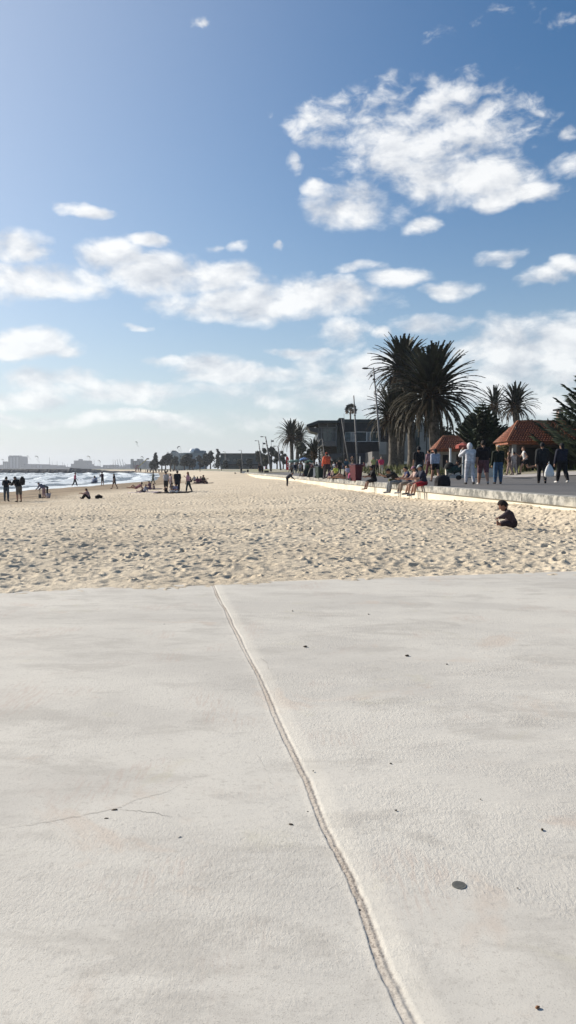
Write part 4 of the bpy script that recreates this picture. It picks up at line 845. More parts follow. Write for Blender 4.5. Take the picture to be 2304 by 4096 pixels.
def finish_people():
    dg = bpy.context.evaluated_depsgraph_get(); dg.update(); res = []
    for rec in PEOPLE: res.append(bpy.data.meshes.new_from_object(rec[0].evaluated_get(dg)))
    for me, (o, J, B, H, hr, rot, c) in zip(res, PEOPLE):
        o.modifiers.clear(); o.data = me; n = len(me.vertices); co = np.empty(n * 3, np.float32); me.vertices.foreach_get('co', co); co = co.reshape(-1, 3)
        nrm = np.empty(n * 3, np.float32); me.vertices.foreach_get('normal', nrm); nrm = nrm.reshape(-1, 3)
        if not me.materials: me.materials.append(mat('skin', c['skin'], .6, .06, 5))
        best = np.full(n, 1e9); reg = np.zeros(n, int); tt_ = np.zeros(n); regs = []
        allb = [(b[1] * H, b[2] * H, b[3] * H, b[4] * H, b[5]) for b in B] + [(J['head'] * H, J['head'] * H, hr.x * H, hr.x * H, 'head')]
        for a, b, r0, r1, rg in allb:
            a = np.array(a); b = np.array(b); ab = b - a; l2 = max(float(ab @ ab), 1e-12); t = np.clip(((co - a) @ ab) / l2, 0, 1) if l2 > 1e-9 else np.zeros(n)
            dd = np.linalg.norm(co - a - t[:, None] * ab, axis=1) - (r0 + (r1 - r0) * t)
            if rg not in regs: regs.append(rg)
            k = regs.index(rg); mm = dd < best; best[mm] = dd[mm]; reg[mm] = k; tt_[mm] = t[mm]
        R_ = {rg: reg == i for i, rg in enumerate(regs)}
        qa = len(me.polygons); lv = np.empty(len(me.loops), np.int32); me.loops.foreach_get('vertex_index', lv)
        lt = np.empty(qa, np.int32); me.polygons.foreach_get('loop_total', lt)
        if not (lt == 4).all(): continue
        quads = lv.reshape(-1, 4)
        def wear(name, mask, off, col, minf=6):
            f = quads[mask[quads].sum(1) >= 3]
            if len(f) < minf: return
            used = np.unique(f); mp = np.full(n, -1); mp[used] = np.arange(len(used)); V = co[used] + nrm[used] * off * H
            inner = co[used] - nrm[used] * .004 * H
            # thickness: closed shell with an inner layer
            e = np.concatenate([f[:, [0, 1]], f[:, [1, 2]], f[:, [2, 3]], f[:, [3, 0]]]); key = np.sort(e, 1); _, idx, cnt = np.unique(key, axis=0, return_index=True, return_counts=True); be = mp[e[idx[cnt == 1]]]; m_ = len(used)
            Fq = np.concatenate([mp[f], np.stack([be[:, 1], be[:, 0], be[:, 0] + m_, be[:, 1] + m_], 1)])
            np_mesh(name, np.concatenate([V, inner]), Fq, cloth(col), True, o)
        Hc = np.array(J['head'] * H); rt = np.array(rot); loc_ = (co - Hc) @ rt / (np.array(hr) * H)      # head frame: x side, y front, z up
        head = R_['head'] | R_['neck']
        if c['shirt'] is not None:
            sl = c['sleeve']; m_ = R_['torso'] | (R_['pelvis'] & (tt_ < .75)) | (R_['uarm'] & (tt_ < sl * 1.2)) | (R_['farm'] & (tt_ < (sl - 1) * 1.1))
            wear('jacket' if sl > 1.5 else 'shirt', m_, .012 if sl < 1.5 else .016, c['shirt'])
        if c['pants'] is not None:
            lg = c['leg']; m_ = (R_['pelvis'] & (tt_ > .35)) | (R_['thigh'] & (tt_ < lg * 1.05)) | ((R_['shin']) & (lg > 1.3)) | (R_['shin2'] & (tt_ < (lg - 1.15) * 1.1))
            wear('trousers' if lg > 1.4 else 'shorts', m_, .009, c['pants'])
        if c['shoes'] is not None: wear('shoes', R_['foot'], .006, c['shoes'])
        hm = (R_['head']) & (loc_[:, 2] > -.5) & ((loc_[:, 1] < .25) | (loc_[:, 2] > .62)) & ~((loc_[:, 1] > -.3) & (loc_[:, 2] < .1))
        if c['hood']: wear('hood', (R_['head'] | R_['neck']) & ((loc_[:, 1] < .55)), .02, c['shirt'])
        elif c['hair'] is not None: wear('hair', hm, c['hairvol'], c['hair'])
        if c['long_hair'] and not c['hood']:
            a = Vector(Hc) + rot @ Vector((0, -hr.y * .55, -hr.z * .1)) * H; b_ = a - Vector((0, .02 * H, c['long_hair'] * H)); mb = MB()
            for s in (-.018, 0, .018): mb.capsule(a + Vector((s * H, 0, 0)), b_ + Vector((s * .9 * H, 0, 0)), (.02 + c['hairvol']) * H, (.005 + c['hairvol']) * H, 8)
            hm_ = mb.build('long_hair', cloth(c['hair']), o, True)
        if c['hat'] is not None:
            mb = MB(); mb.ell(Vector(Hc) + rot @ Vector((0, 0, hr.z * .35)) * H, Vector((hr.x * 1.16, hr.y * 1.14, hr.z * .82)) * H, rot, 14, 8, zmin=0.0); mb.ell(Vector(Hc) + rot @ Vector((0, hr.y * 1.0, hr.z * .38)) * H, Vector((hr.x * .9, hr.y * .8, .006)) * H, rot, 12, 4); mb.build('cap', cloth(c['hat']), o, True)
        eye = MB()
        for s in (-1, 1): eye.ell(Vector(Hc) + rot @ Vector((s * hr.x * .36, hr.y * .90, hr.z * .12)) * H, Vector((.0075, .004, .004)) * H, rot, 8, 5)
        eye.build('eyes', mat('eye_dark', (.02, .015, .012), .2), o, True)
def wall_spot(p):
    r_ = (p - 1152) / F; Y = (15.84 - .117 * 60 + .0) ; Y = (6.76 + .117 * 17.6) / (r_ + .117); return Y
def sitter(p, q, top, label, **k):
    Y = wall_spot(p); X = float(xe(Y)); rr = px(p, q, Y)
    k.setdefault('yaw', 97); return person(p, q, label, top=top, at=(X + .02, Y, 2.05), seat=1, **k)
ORG = (.75, .13, .06); PNK = (.55, .10, .16); PUR = (.06, .02, .07)
B_ = 'people on the boardwalk'; C1 = 'people standing on the beach'; C2 = 'people sitting on the beach'
# boardwalk, near
person(1878, 1937, 'person in white hooded tracksuit holding a hand to the face, back turned', top=1771, pose='handup', yaw=5, shirt=WHT, sleeve=2, pants=(.50, .50, .53), hood=True, shoes=(.05, .05, .05), bulk=1.06, group=B_)
person(1932, 1937, 'broad man in black t-shirt and maroon shorts walking away, white shoe soles', top=1760, pose='walk', yaw=-3, shirt=(.013, .010, .011), sleeve=.9, pants=(.12, .055, .065), leg=.95, shoes=(.45, .42, .40), bulk=1.16, hair=(.02, .015, .012), group=B_)
person(1991, 1935, 'person in dark green hoodie, blue jeans and light cap', top=1779, pose='stand', yaw=4, shirt=(.012, .016, .010), sleeve=2, pants=(.05, .10, .17), bulk=1.12, hat=(.45, .40, .30), hair=(.25, .17, .08), group=B_)
person(2037, 1902, 'woman in dark top and tan trousers standing by the shelter column', top=1806, pose='carry', yaw=70, shirt=(.10, .06, .05), sleeve=.6, pants=(.30, .22, .19), leg=2, long_hair=.1, hair=(.20, .10, .04), group=B_)
person(2056, 1900, 'person in light top right beside the shelter column, arm held forward', top=1806, pose='carry', yaw=20, shirt=(.40, .36, .34), sleeve=.9, pants=(.34, .30, .29), group=B_)
person(2100, 1897, 'jogger in white vest and black shorts running past the shelter', top=1786, pose='run', yaw=80, shirt=(.55, .54, .52), sleeve=.1, pants=BLK, leg=.5, hair=(.10, .05, .03), group=B_)
person(2167, 1933, 'man all in dark jacket and black trousers walking away beside the bag carrier', top=1768, pose='walk', yaw=-15, shirt=(.016, .018, .020), sleeve=2, pants=BLK, shoes=(.03, .03, .03), group=B_)
w9 = person(2247, 1930, 'person in big dark padded jacket and white shoes carrying a plastic bag', top=1771, pose='carry', yaw=15, shirt=(.014, .016, .030), sleeve=2, pants=BLK, shoes=(.6, .58, .55), bulk=1.22, long_hair=.12, group=B_)
person(2294, 1872, 'small far person in white by the right edge', top=1820, pose='stand', yaw=60, shirt=WHT, pants=(.4, .4, .4), group=B_)
person(1674, 1930, 'man in black t-shirt standing with his back turned behind the wall sitters', top=1784, pose='stand', yaw=0, shirt=BLK, sleeve=.8, pants=(.03, .03, .035), bulk=1.08, group=B_)
person(1741, 1926, 'woman in pale shirt and black shorts with bare legs walking away', top=1793, pose='walk', yaw=10, shirt=(.38, .40, .47), sleeve=1.6, pants=BLK, leg=.55, long_hair=.06, group=B_)
person(1717, 1904, 'person in pink top and dark trousers just beyond the pale shirted woman', top=1798, pose='carry', yaw=40, shirt=(.30, .17, .20), sleeve=1, pants=(.10, .03, .04), group=B_)
person(1525, 1898, 'man in bright pink t-shirt and light trousers facing the sea wall', top=1826, pose='walk', yaw=180, shirt=(.62, .06, .14), sleeve=.9, pants=(.45, .42, .34), hair=(.3, .28, .26), group=B_)
person(1494, 1896, 'grey haired person in yellow and dark vest beside the pink shirted man', top=1826, pose='walk', yaw=170, shirt=(.35, .38, .16), sleeve=.5, pants=BLK, hair=(.5, .5, .5), group=B_)
person(1509, 1893, 'small figure in grey between the two walkers', top=1834, pose='stand', yaw=170, shirt=(.10, .11, .13), sleeve=1, pants=BLK, group=B_)
# sitting on the sea wall
S_ = 'people sitting on the sea wall'
sitter(1496, 1926, 1862, 'man in black sitting on the sea wall beside the red bin, feet on the sand', pose='sitw', shirt=BLK, sleeve=.9, pants=(.02, .02, .022), leg=1.0, shoes=None, skin=SKIN2, bulk=1.1, group=S_)
sitter(1592, 1935, 1873, 'person in black bending forward over the knees on the sea wall', pose='sitwb', shirt=(.02, .018, .016), sleeve=1.2, pants=(.20, .21, .22), shoes=(.3, .3, .3), long_hair=.05, group=S_)
sitter(1634, 1938, 1866, 'woman with glasses and navy vest sitting upright on the sea wall', pose='sitw', shirt=(.035, .045, .11), sleeve=.2, pants=(.25, .20, .16), leg=1.9, shoes=(.5, .5, .5), group=S_)
sitter(1668, 1940, 1864, 'smaller person in pink beside the man in the grey cap', pose='sitw', shirt=(.42, .30, .26), sleeve=.8, pants=(.30, .22, .18), leg=1, shoes=(.1, .1, .1), hat=(.4, .20, .26), group=S_)
sitter(1694, 1942, 1858, 'man in grey cap, navy shirt and red shorts with his legs stretched to the sand', pose='sitw', shirt=(.022, .026, .045), sleeve=.9, pants=(.32, .018, .03), leg=.95, shoes=(.16, .16, .17), hat=(.38, .42, .42), bulk=1.08, group=S_)
# child
kid_ = person(2052, 2116, 'small child in dark floral playsuit sitting alone on the sand digging', top=2004, pose='toddler', yaw=72, shirt=(.050, .032, .040), sleeve=1.9, pants=(.03, .02, .025), leg=1.5, shoes=None, kid=1.35, bulk=1.5, scale=.98, hairvol=.024, hair=(.018, .012, .010), long_hair=.17, skin=(.25, .13, .09), group='children'); kid_.location.z += .045
# left shore
person(26, 2004, 'person in dark jacket and jeans at the left edge holding a camera up', top=1905, pose='phone', yaw=5, shirt=(.016, .018, .024), sleeve=2, pants=(.06, .08, .10), group=C1)
bp = person(77, 2007, 'man in black jacket and grey shorts stooping, backpack behind', top=1904, pose='stoop', yaw=60, shirt=(.012, .012, .013), sleeve=2, pants=(.13, .12, .11), leg=1.1, bulk=1.12, group=C1)
person(176, 1992, 'bent over person in mauve top and pink trousers holding a spade', top=1929, pose='bow', yaw=75, shirt=(.13, .13, .18), sleeve=1.8, pants=(.34, .22, .22), group=C1)
person(190, 1983, 'person in grey stooping behind the one with the spade', top=1933, pose='bend', yaw=105, shirt=(.16, .17, .17), sleeve=1, pants=BLK, group=C1)
person(300, 1947, 'walker in pink top and black leggings by the waterline', top=1890, pose='walk', yaw=-85, shirt=(.42, .10, .15), sleeve=.9, pants=BLK, leg=1.6, group=C1)
person(370, 1940, 'left one of two crouching people in white and blue at the water', top=1906, pose='squat', yaw=-40, shirt=(.30, .32, .40), sleeve=1.5, pants=(.1, .1, .14), group=C1)
person(384, 1938, 'right one of two crouching people in white and blue at the water', top=1902, pose='squat', yaw=40, shirt=(.40, .42, .50), sleeve=1.5, pants=(.14, .14, .2), group=C1)
person(410, 1941, 'standing person in dark clothes with a small red patch, by the surf', top=1887, pose='phone', yaw=60, shirt=(.05, .02, .035), sleeve=1, pants=(.04, .04, .03), leg=1.2, group=C1)
person(458, 1955, 'walker with raised arm and black dress heading along the surf', top=1894, pose='walk', yaw=80, shirt=(.02, .02, .022), sleeve=.5, pants=(.02, .02, .022), leg=.7, long_hair=.1, group=C1)
person(356, 1996, 'person in pinkish top sitting alone on the sand with knees up', top=1952, pose='sitk', yaw=85, shirt=(.30, .20, .20), sleeve=1, pants=BLK, leg=2, long_hair=.14, group=C2)
person(545, 1968, 'reclining bather with bent bare legs stretched towards the water', top=1942, pose='lie', yaw=90, H=1.5, shirt=(.32, .14, .16), sleeve=.3, pants=(.28, .12, .14), leg=.2, shoes=None, group=C2)
person(578, 1972, 'person in grey and white leaning back on a pale towel', top=1936, pose='sitl', yaw=80, shirt=(.30, .31, .36), sleeve=1.5, pants=(.03, .03, .05), leg=1, group=C2)
person(601, 1957, 'girl in purple sitting upright on the sand behind the towel', top=1923, pose='sitx', yaw=70, shirt=(.18, .10, .13), sleeve=.6, pants=PUR, group=C2)
person(617, 1958, 'small child with bare shoulders beside the purple sitting girl', top=1933, pose='sitx', yaw=60, shirt=(.4, .28, .24), sleeve=.2, pants=PUR, kid=.7, group=C2)
person(612, 1935, 'walker in grey green clothes passing before the surf', top=1886, pose='walk', yaw=-70, shirt=(.14, .16, .14), sleeve=1, pants=(.10, .12, .10), group=C1)
person(664, 1970, 'man in pale grey t-shirt and dark shorts standing in the middle group', top=1883, pose='stand', yaw=-20, shirt=(.36, .35, .36), sleeve=.9, pants=(.03, .03, .03), leg=1.1, group=C1)
person(684, 1962, 'person in striped top behind the man in the grey t-shirt', top=1893, pose='carry', yaw=120, shirt=(.28, .22, .25), sleeve=.9, pants=(.10, .12, .18), group=C1)
person(710, 1968, 'tall man in black seen from behind in the middle group', top=1881, pose='stand', yaw=10, shirt=(.010, .012, .02), sleeve=.9, pants=(.014, .016, .03), bulk=1.2, group=C1)
person(688, 1968, 'child in tan top kneeling on the mat between the grown ups', top=1929, pose='sitk', yaw=10, shirt=(.20, .15, .12), sleeve=.9, pants=(.3, .28, .28), kid=.4, group=C2)
person(668, 1972, 'dark crouching figure at the feet of the man in the grey t-shirt', top=1944, pose='squat', yaw=60, shirt=(.03, .022, .018), sleeve=1, pants=(.03, .02, .02), kid=.4, group=C2)
person(706, 1972, 'person in blue and white sitting at the tall man in black', top=1932, pose='sitx', yaw=150, shirt=(.12, .13, .22), sleeve=1, pants=(.6, .6, .6), group=C2)
person(754, 1969, 'woman in pink top and dark jeans standing right of the middle group', top=1886, pose='carry', yaw=75, shirt=(.42, .24, .30), sleeve=1, pants=(.03, .045, .055), long_hair=.12, hair=(.16, .09, .06), group=C1)
gl_ = [(765, 1929, 1906, 'leftmost of the picnic circle, dark top, a little apart'), (779, 1926, 1901, 'picnicker with white shirt second in the circle'), (790, 1935, 1905, 'picnicker in plum top facing away in the circle'), (799, 1934, 1904, 'picnicker in plum jacket sitting close to the next one'), (805, 1933, 1899, 'tallest picnicker in the circle'), (820, 1930, 1900, 'long haired picnicker in olive at the right of the circle'), (829, 1936, 1918, 'smallest picnicker lying at the right end of the circle')]
for i, (x, yf, yh, lb) in enumerate(gl_): person(x, yf, lb, top=yh, pose=('sitx', 'sitk', 'sitx', 'sitx', 'sitk', 'sitk', 'sitx')[i], yaw=(80, 30, 10, -60, -80, 120, 90)[i], shirt=((.03, .02, .02), (.35, .33, .33), (.10, .03, .06), (.09, .03, .05), (.04, .035, .03), (.07, .07, .045), (.06, .04, .04))[i], sleeve=1, pants=(.03, .02, .025), long_hair=.1 if i in (5, 2) else 0, group='picnic circle on the sand')
# centre and right
person(1149, 1946, 'man in dark clothes bending down alone on the open sand', top=1889, pose='bow', yaw=-85, bulk=1.3, shirt=(.03, .034, .045), sleeve=2, pants=(.02, .023, .028), group=C1)
person(1199, 1908, 'left of two tiny sitters on the sand near the sandwich boards', top=1893, pose='sitx', yaw=-60, shirt=(.05, .03, .025), sleeve=1, pants=BLK, group=C2)
person(1218, 1909, 'right of two tiny sitters on the sand, in brown', top=1894, pose='sitk', yaw=40, shirt=(.09, .05, .045), sleeve=1, pants=(.06, .03, .03), group=C2)
person(1308, 1944, 'person in long bright orange coat standing among the crowd', top=1838, pose='carry', yaw=30, shirt=ORG, sleeve=2, pants=(.06, .045, .05), bulk=1.18, hat=(.35, .07, .04), group=C1)
cr = [(1322, 1944, 1908, 'sitx', PUR, 'person in purple sitting at the orange coat'), (1340, 1946, 1896, 'sitx', (.40, .30, .28), 'woman with bare back and pale top seated on the sand by the bin'), (1345, 1930, 1874, 'sitw', (.50, .55, .10), 'person in neon yellow among the crowd by the red bin'), (1378, 1946, 1886, 'sitl', (.02, .02, .02), 'person leaning back on long bare legs left of the red bin'), (1396, 1942, 1902, 'sitx', (.30, .05, .12), 'person in crimson sitting close against the red bin'), (1390, 1924, 1866, 'stand', (.45, .45, .55), 'person with white shirt and grey backpack behind the red bin'), (1357, 1900, 1838, 'stand', (.02, .022, .02), 'person in black standing behind the neon yellow one'), (1337, 1902, 1846, 'carry', (.30, .32, .36), 'person in grey blue by the awning'), (1385, 1898, 1834, 'stand', (.03, .08, .12), 'person in teal blue under the awning edge'), (1412, 1890, 1822, 'handup', (.10, .075, .055), 'person in brown with one arm raised by the leaning pole')]
for i, (x, yf, yh, ps, col, lb) in enumerate(cr): person(x, yf, lb, top=yh, pose=ps, yaw=(20, 10, 160, 80, -70, 5, 190, 120, 170, 90)[i], shirt=col, sleeve=.9, pants=(BLK, (.3, .2, .16), (.03, .03, .03), (.35, .2, .14))[i % 4], group='crowd by the red bin', H=1.6 if ps == 'sitl' else None)
pc = [(1160, 1890, 1856, (.03, .03, .03)), (1173, 1889, 1852, (.35, .34, .33)), (1186, 1888, 1848, (.02, .02, .022)), (1194, 1889, 1850, (.04, .02, .02)), (1203, 1888, 1850, (.16, .03, .03)), (1222, 1890, 1852, (.3, .3, .32)), (1240, 1889, 1846, (.02, .02, .03)), (1268, 1892, 1846, (.025, .03, .03)), (1281, 1894, 1842, (.34, .30, .38))]
pl = ['dark clad stroller at the left end of the umbrella crowd', 'pale clad stroller under the first green umbrella', 'black clad stroller under the second green umbrella', 'dark brown clad stroller by the umbrella pole', 'stroller in dark red by the umbrella pole', 'stroller in white right of the blue umbrella', 'black clad stroller behind the tilted boards', 'stroller in dark green behind the green bin', 'stroller in lilac top behind the green bin']
for (x, yf, yh, col), lb in zip(pc, pl): person(x, yf, lb, top=yh, pose='stand' if x % 2 else 'walk', yaw=(x * 37) % 360, shirt=col, sleeve=1, pants=(.05, .05, .06), group='strollers on the far promenade', at=tuple(px(x, yf, 118)), H=(yh and (yf - yh) * 118 / F))
xs_ = [(1166, 1852), (1179, 1850), (1199, 1852), (1210, 1854), (1229, 1850), (1247, 1852), (1255, 1846), (1294, 1848), (1300, 1844), (1320, 1842), (1329, 1850), (1348, 1846), (1366, 1842), (1374, 1850), (1396, 1840), (1404, 1848), (1442, 1844), (1456, 1846)]
wd_ = ['grey', 'navy', 'white', 'brown', 'green', 'plum']; wc = [(.18, .18, .19), (.02, .03, .06), (.5, .5, .5), (.10, .06, .04), (.04, .07, .04), (.10, .03, .06)]
nb2 = ['left of the red banner gap', 'under the leftmost umbrella', 'between two umbrella poles', 'before the blue umbrella', 'right of the blue umbrella pole', 'under the deep green umbrella', 'by the young palm', 'left of the orange coat', 'close behind the orange coat', 'right behind the orange coat', 'further back behind the purple sitter', 'left of the awning tip', 'below the awning', 'just right of the black figure', 'at the wall end of the crowd', 'close to the raised arm figure', 'right of the red bin', 'between the red bin and the sea wall sitter']
for i, (x, yh) in enumerate(xs_):
    Yc_ = 108 - (i % 3) * 6; yf = px(0, 0, 1) and 1876 + .64 * F / Yc_
    person(x, yf, 'distant person in %s %s' % (wd_[i % 6], nb2[i]), top=yh, pose=('stand', 'walk', 'carry')[i % 3], yaw=(x * 53) % 360, shirt=wc[i % 6], sleeve=(1, 2, .8)[i % 3], pants=(BLK, DNIM, (.2, .18, .15))[i % 3], group='strollers on the far promenade', at=(px(x, yf, Yc_).x, Yc_, 2.05), H=min(1.85, max(1.5, (yf - yh) * Yc_ / F)))
fp = [(1040, 1903, 1853, 'dark figure standing tall beside the pale boxes far down the beach'), (1050, 1903, 1866, 'slimmer dark figure beside the tall one far down the beach'), (800, 1893, 1873, 'tiny far walker on the sand before the white railings'), (886, 1885, 1874, 'tiny far figure sitting left of the lounger'), (1012, 1889, 1866, 'tiny dark figure on the promenade near the leaning lamps'), (1021, 1889, 1866, 'tiny black clad figure on the promenade near the leaning lamps'), (1030, 1889, 1868, 'tiny figure in brown on the promenade near the leaning lamps'), (1064, 1889, 1862, 'tiny figure in pink shirt on the far promenade'), (563, 1890, 1872, 'tiny far figure near the yellow boom'), (583, 1890, 1876, 'second tiny far figure near the yellow boom')]
for i, (x, yf, yh, lb) in enumerate(fp): person(x, yf, lb, top=yh, pose='stand', yaw=i * 50, shirt=(.03, .025, .025) if i != 7 else (.5, .1, .14), sleeve=1, pants=BLK, group='far figures', at=tuple(px(x, yf, 145 if i < 2 else 260)), H=(yf - yh) * (145 if i < 2 else 260) / F)
finish_people()

# ------------------------------------------------------------------ things people brought
def on(p, q): return hit(p, q)
def plastic_bag(Y=31.3):
    t = px(2199, 1856, Y); b = px(2196, 1909, Y); h = t.z - b.z; root = empty('plastic_bag', b, 0, 'white plastic carrier bag hanging from the hand of the person in the padded jacket', 'bag')
    mb = MB(); prof = [(.13, .0), (.19, .06), (.20, .16), (.17, .30), (.10, h * .82), (.03, h)]
    for i, (r_, z) in enumerate(prof):
        for k in range(16):
            a = k / 16 * 6.283; w = 1 + .12 * math.sin(a * 5 + i); mb.v.append((r_ * w * math.cos(a), r_ * .55 * w * math.sin(a), z))
    mb.f = [(i * 16 + k, i * 16 + (k + 1) % 16, i * 16 + 16 + (k + 1) % 16, i * 16 + 16 + k) for i in range(5) for k in range(16)] + [tuple(range(15, -1, -1))]
    mb.build('sack', mat('thin_plastic', (.70, .70, .68), .35, .05), root, True); MB().tube([(0, 0, h * .95), (-.02, 0, h + .05), (.0, 0, h + .1)], .012, 6).build('handle', mat('thin_plastic', (.70, .70, .68), .35, .05), root, True)
plastic_bag()
def wheelie(p, q, hpx, col, lid, label, yaw=0):
    l = on(p, q); h = hpx * l.y / F; root = empty('wheelie_bin', l, R(yaw), label, 'bin'); k = h / 1.07; mb = MB(); m_ = mat('bin_plastic', col, .45, .06)
    def ring(w, d, z, y0=0): return [(-w * k, (-d + y0) * k, z * k), (w * k, (-d + y0) * k, z * k), (w * k, (d + y0) * k, z * k), (-w * k, (d + y0) * k, z * k)]
    rs = [ring(.22, .27, .0), ring(.225, .28, .12), ring(.28, .34, .92), ring(.30, .365, .93), ring(.30, .365, .99)]
    for r_ in rs: mb.v += r_
    mb.f = [(i * 4 + j, i * 4 + (j + 1) % 4, i * 4 + 4 + (j + 1) % 4, i * 4 + 4 + j) for i in range(4) for j in range(4)] + [(3, 2, 1, 0), (16, 17, 18, 19)]
    mb.build('body', m_, root); ld = MB(); L_ = [ring(.315, .385, .992), ring(.315, .385, 1.02), ring(.22, .28, 1.07)]
    for r_ in L_: ld.v += r_
    ld.f = [(i * 4 + j, i * 4 + (j + 1) % 4, i * 4 + 4 + (j + 1) % 4, i * 4 + 4 + j) for i in range(2) for j in range(4)] + [(3, 2, 1, 0), (8, 9, 10, 11)]
    ld.build('lid', mat('bin_lid', lid, .4, .06), root); MB().tube([(-.24 * k, .42 * k, .97 * k), (.24 * k, .42 * k, .97 * k)], .018, 8).build('handle', m_, root)
    for s in (-1, 1): MB().tube([(s * .20 * k, .30 * k, .10 * k), (s * .27 * k, .30 * k, .10 * k)], .10 * k, 14).build('wheel', mat('rubber', (.015, .015, .015)), root)
    return root
wheelie(1424, 1957, 68, (.085, .008, .014), (.05, .012, .014), 'dark red wheelie bin with flared lid at the end of the sea wall', 28)
wheelie(1277, 1935, 48, (.012, .030, .020), (.03, .035, .03), 'dark green wheelie bin with a white panel left of the orange coat', 25)
l = on(1262, 1933); b_ = empty('white_board', l, R(-10), 'white printed panel leaning against the green bin', 'sign'); MB().box(-.17, -.03, .0, .17, 0, .74).build('panel', M_white, b_); MB().box(-.2, -.04, .74, .2, .02, .80).build('frame', M_grey, b_)
for i, (x, q, lb) in enumerate(((1222, 1907, 'far one of two dark boards tilted against each other'), (1243, 1917, 'near dark tilted board with a white edge'))):
    l = on(x, q); b_ = empty('tilted_board', l, 0, lb, 'board', 'boards leaning by the green bin'); k = l.y / F; MB().prism([(-13 * k, 0), (7 * k, 0), (16 * k, 36 * k), (0, 36 * k)], 0, .25).build('board', mat('board_dark', (.02, .03, .028)), b_); MB().prism([(-16 * k, 0), (-13 * k, 0), (0, 36 * k), (-2.5 * k, 36 * k)], -.02, .27).build('edge_rail', M_grey, b_)
def sack(p, q, w, h, d, col, label, name='bag', cat='bag', dz=0, at=None, straps=True):
    l = Vector(at) if at is not None else on(p, q); root = empty(name, l, R(15), label, cat); mb = MB(); mb.ell((0, 0, h * .48), (w / 2, d / 2, h * .55), None, 16, 10); mb.box(-w * .42, -d * .40, .0, w * .42, d * .40, h * .5); o = mb.build('sack', cloth(col), root, True)
    md = o.modifiers.new('r', 'REMESH'); md.mode = 'VOXEL'; md.voxel_size = max(.012, w / 24); md.use_smooth_shade = True; MB().box(-w * .25, -d * .53, h * .12, w * .25, -d * .36, h * .5).build('pocket', cloth(tuple(c * 1.3 for c in col)), root)
    if straps: MB().tube([(-w * .2, 0, h * .95), (-w * .1, 0, h * 1.12), (w * .1, 0, h * 1.12), (w * .2, 0, h * .95)], .015, 6).build('strap', cloth(col), root, True)
    return root
sack(395, 1994, .5, .22, .35, (.015, .012, .012), 'black bag lying on the sand right of the lone sitter')
Yw_ = wall_spot(1722); sack(0, 0, .65, .42, .4, (.018, .016, .018), 'bulging dark bag on the coping behind the man in red shorts', at=(float(xe(Yw_)) + .45, Yw_, 2.05))
Yw_ = wall_spot(1530); r_ = empty('olive_box', (float(xe(Yw_)) + .55, Yw_, 2.05), 0, 'flat olive box on the deck beside the man in black', 'box'); MB().box(-.25, -.2, 0, .25, .2, .15).build('box_body', mat('olive', (.07, .07, .02)), r_); MB().box(-.26, -.21, .15, .26, .21, .18).build('lid', mat('olive2', (.09, .085, .03)), r_)
o = PEOPLE[[i for i, r in enumerate(PEOPLE) if r[0] is bp][0]][0]; sack(0, 0, .34, .48, .26, (.02, .02, .02), 'black backpack on the stooping man in the black jacket', 'backpack', 'backpack', at=(bp.location.x + .27, bp.location.y - .16, bp.location.z + .16))
l = on(160, 1992); sp_ = empty('spade', l, 0, 'long handled spade held upright by the bent over person', 'spade'); k = l.y / F; MB().tube([(0, 0, .2), (0, 0, 36 * k)], .018, 6).build('handle', mat('wood_dark', (.05, .03, .02)), sp_); MB().box(-.1, -.02, -.02, .1, .02, .26).build('blade', M_steel, sp_)
l = on(193, 1992); bu = empty('bucket', l, 0, 'pale bucket with a dark patch at the feet of the bent over person', 'bucket'); MB().tube([(0, 0, 0), (0, 0, .32)], [.13, .19], 16).build('pail', mat('bucket_pale', (.42, .36, .38)), bu, True); MB().tube([(-.19, 0, .31), (-.12, 0, .46), (.12, 0, .46), (.19, 0, .31)], .01, 6).build('handle', M_steel, bu)
def towel(p, q, w, d, col, label, name='towel'):
    l = on(p, q); n = 14; mb = MB(); r = random.Random(int(p))
    for i in range(n):
        for j in range(n): x = (i / (n - 1) - .5) * w; y = (j / (n - 1) - .5) * d; mb.v.append((x, y, float(ground(l.x + x, l.y + y)) - l.z + .06 + .02 * math.sin(3 * x + 5 * y) + r.uniform(0, .012)))
    mb.f = [(i * n + j, (i + 1) * n + j, (i + 1) * n + j + 1, i * n + j + 1) for i in range(n - 1) for j in range(n - 1)]
    o = mb.build(name, cloth(col), None, True, label, 'towel'); o.location = l; md = o.modifiers.new('t', 'SOLIDIFY'); md.thickness = .012
towel(580, 1972, 2.3, 1.4, (.42, .34, .42), 'pale lilac towel under the reclining bathers'); towel(690, 1972, 2.6, 1.2, (.03, .02, .025), 'dark mat under the middle group'); towel(612, 1958, 1.6, 1.2, (.05, .02, .06), 'purple towel under the sitting girl'); towel(798, 1936, 3.2, 1.6, (.05, .025, .03), 'dark picnic rug under the circle of friends')
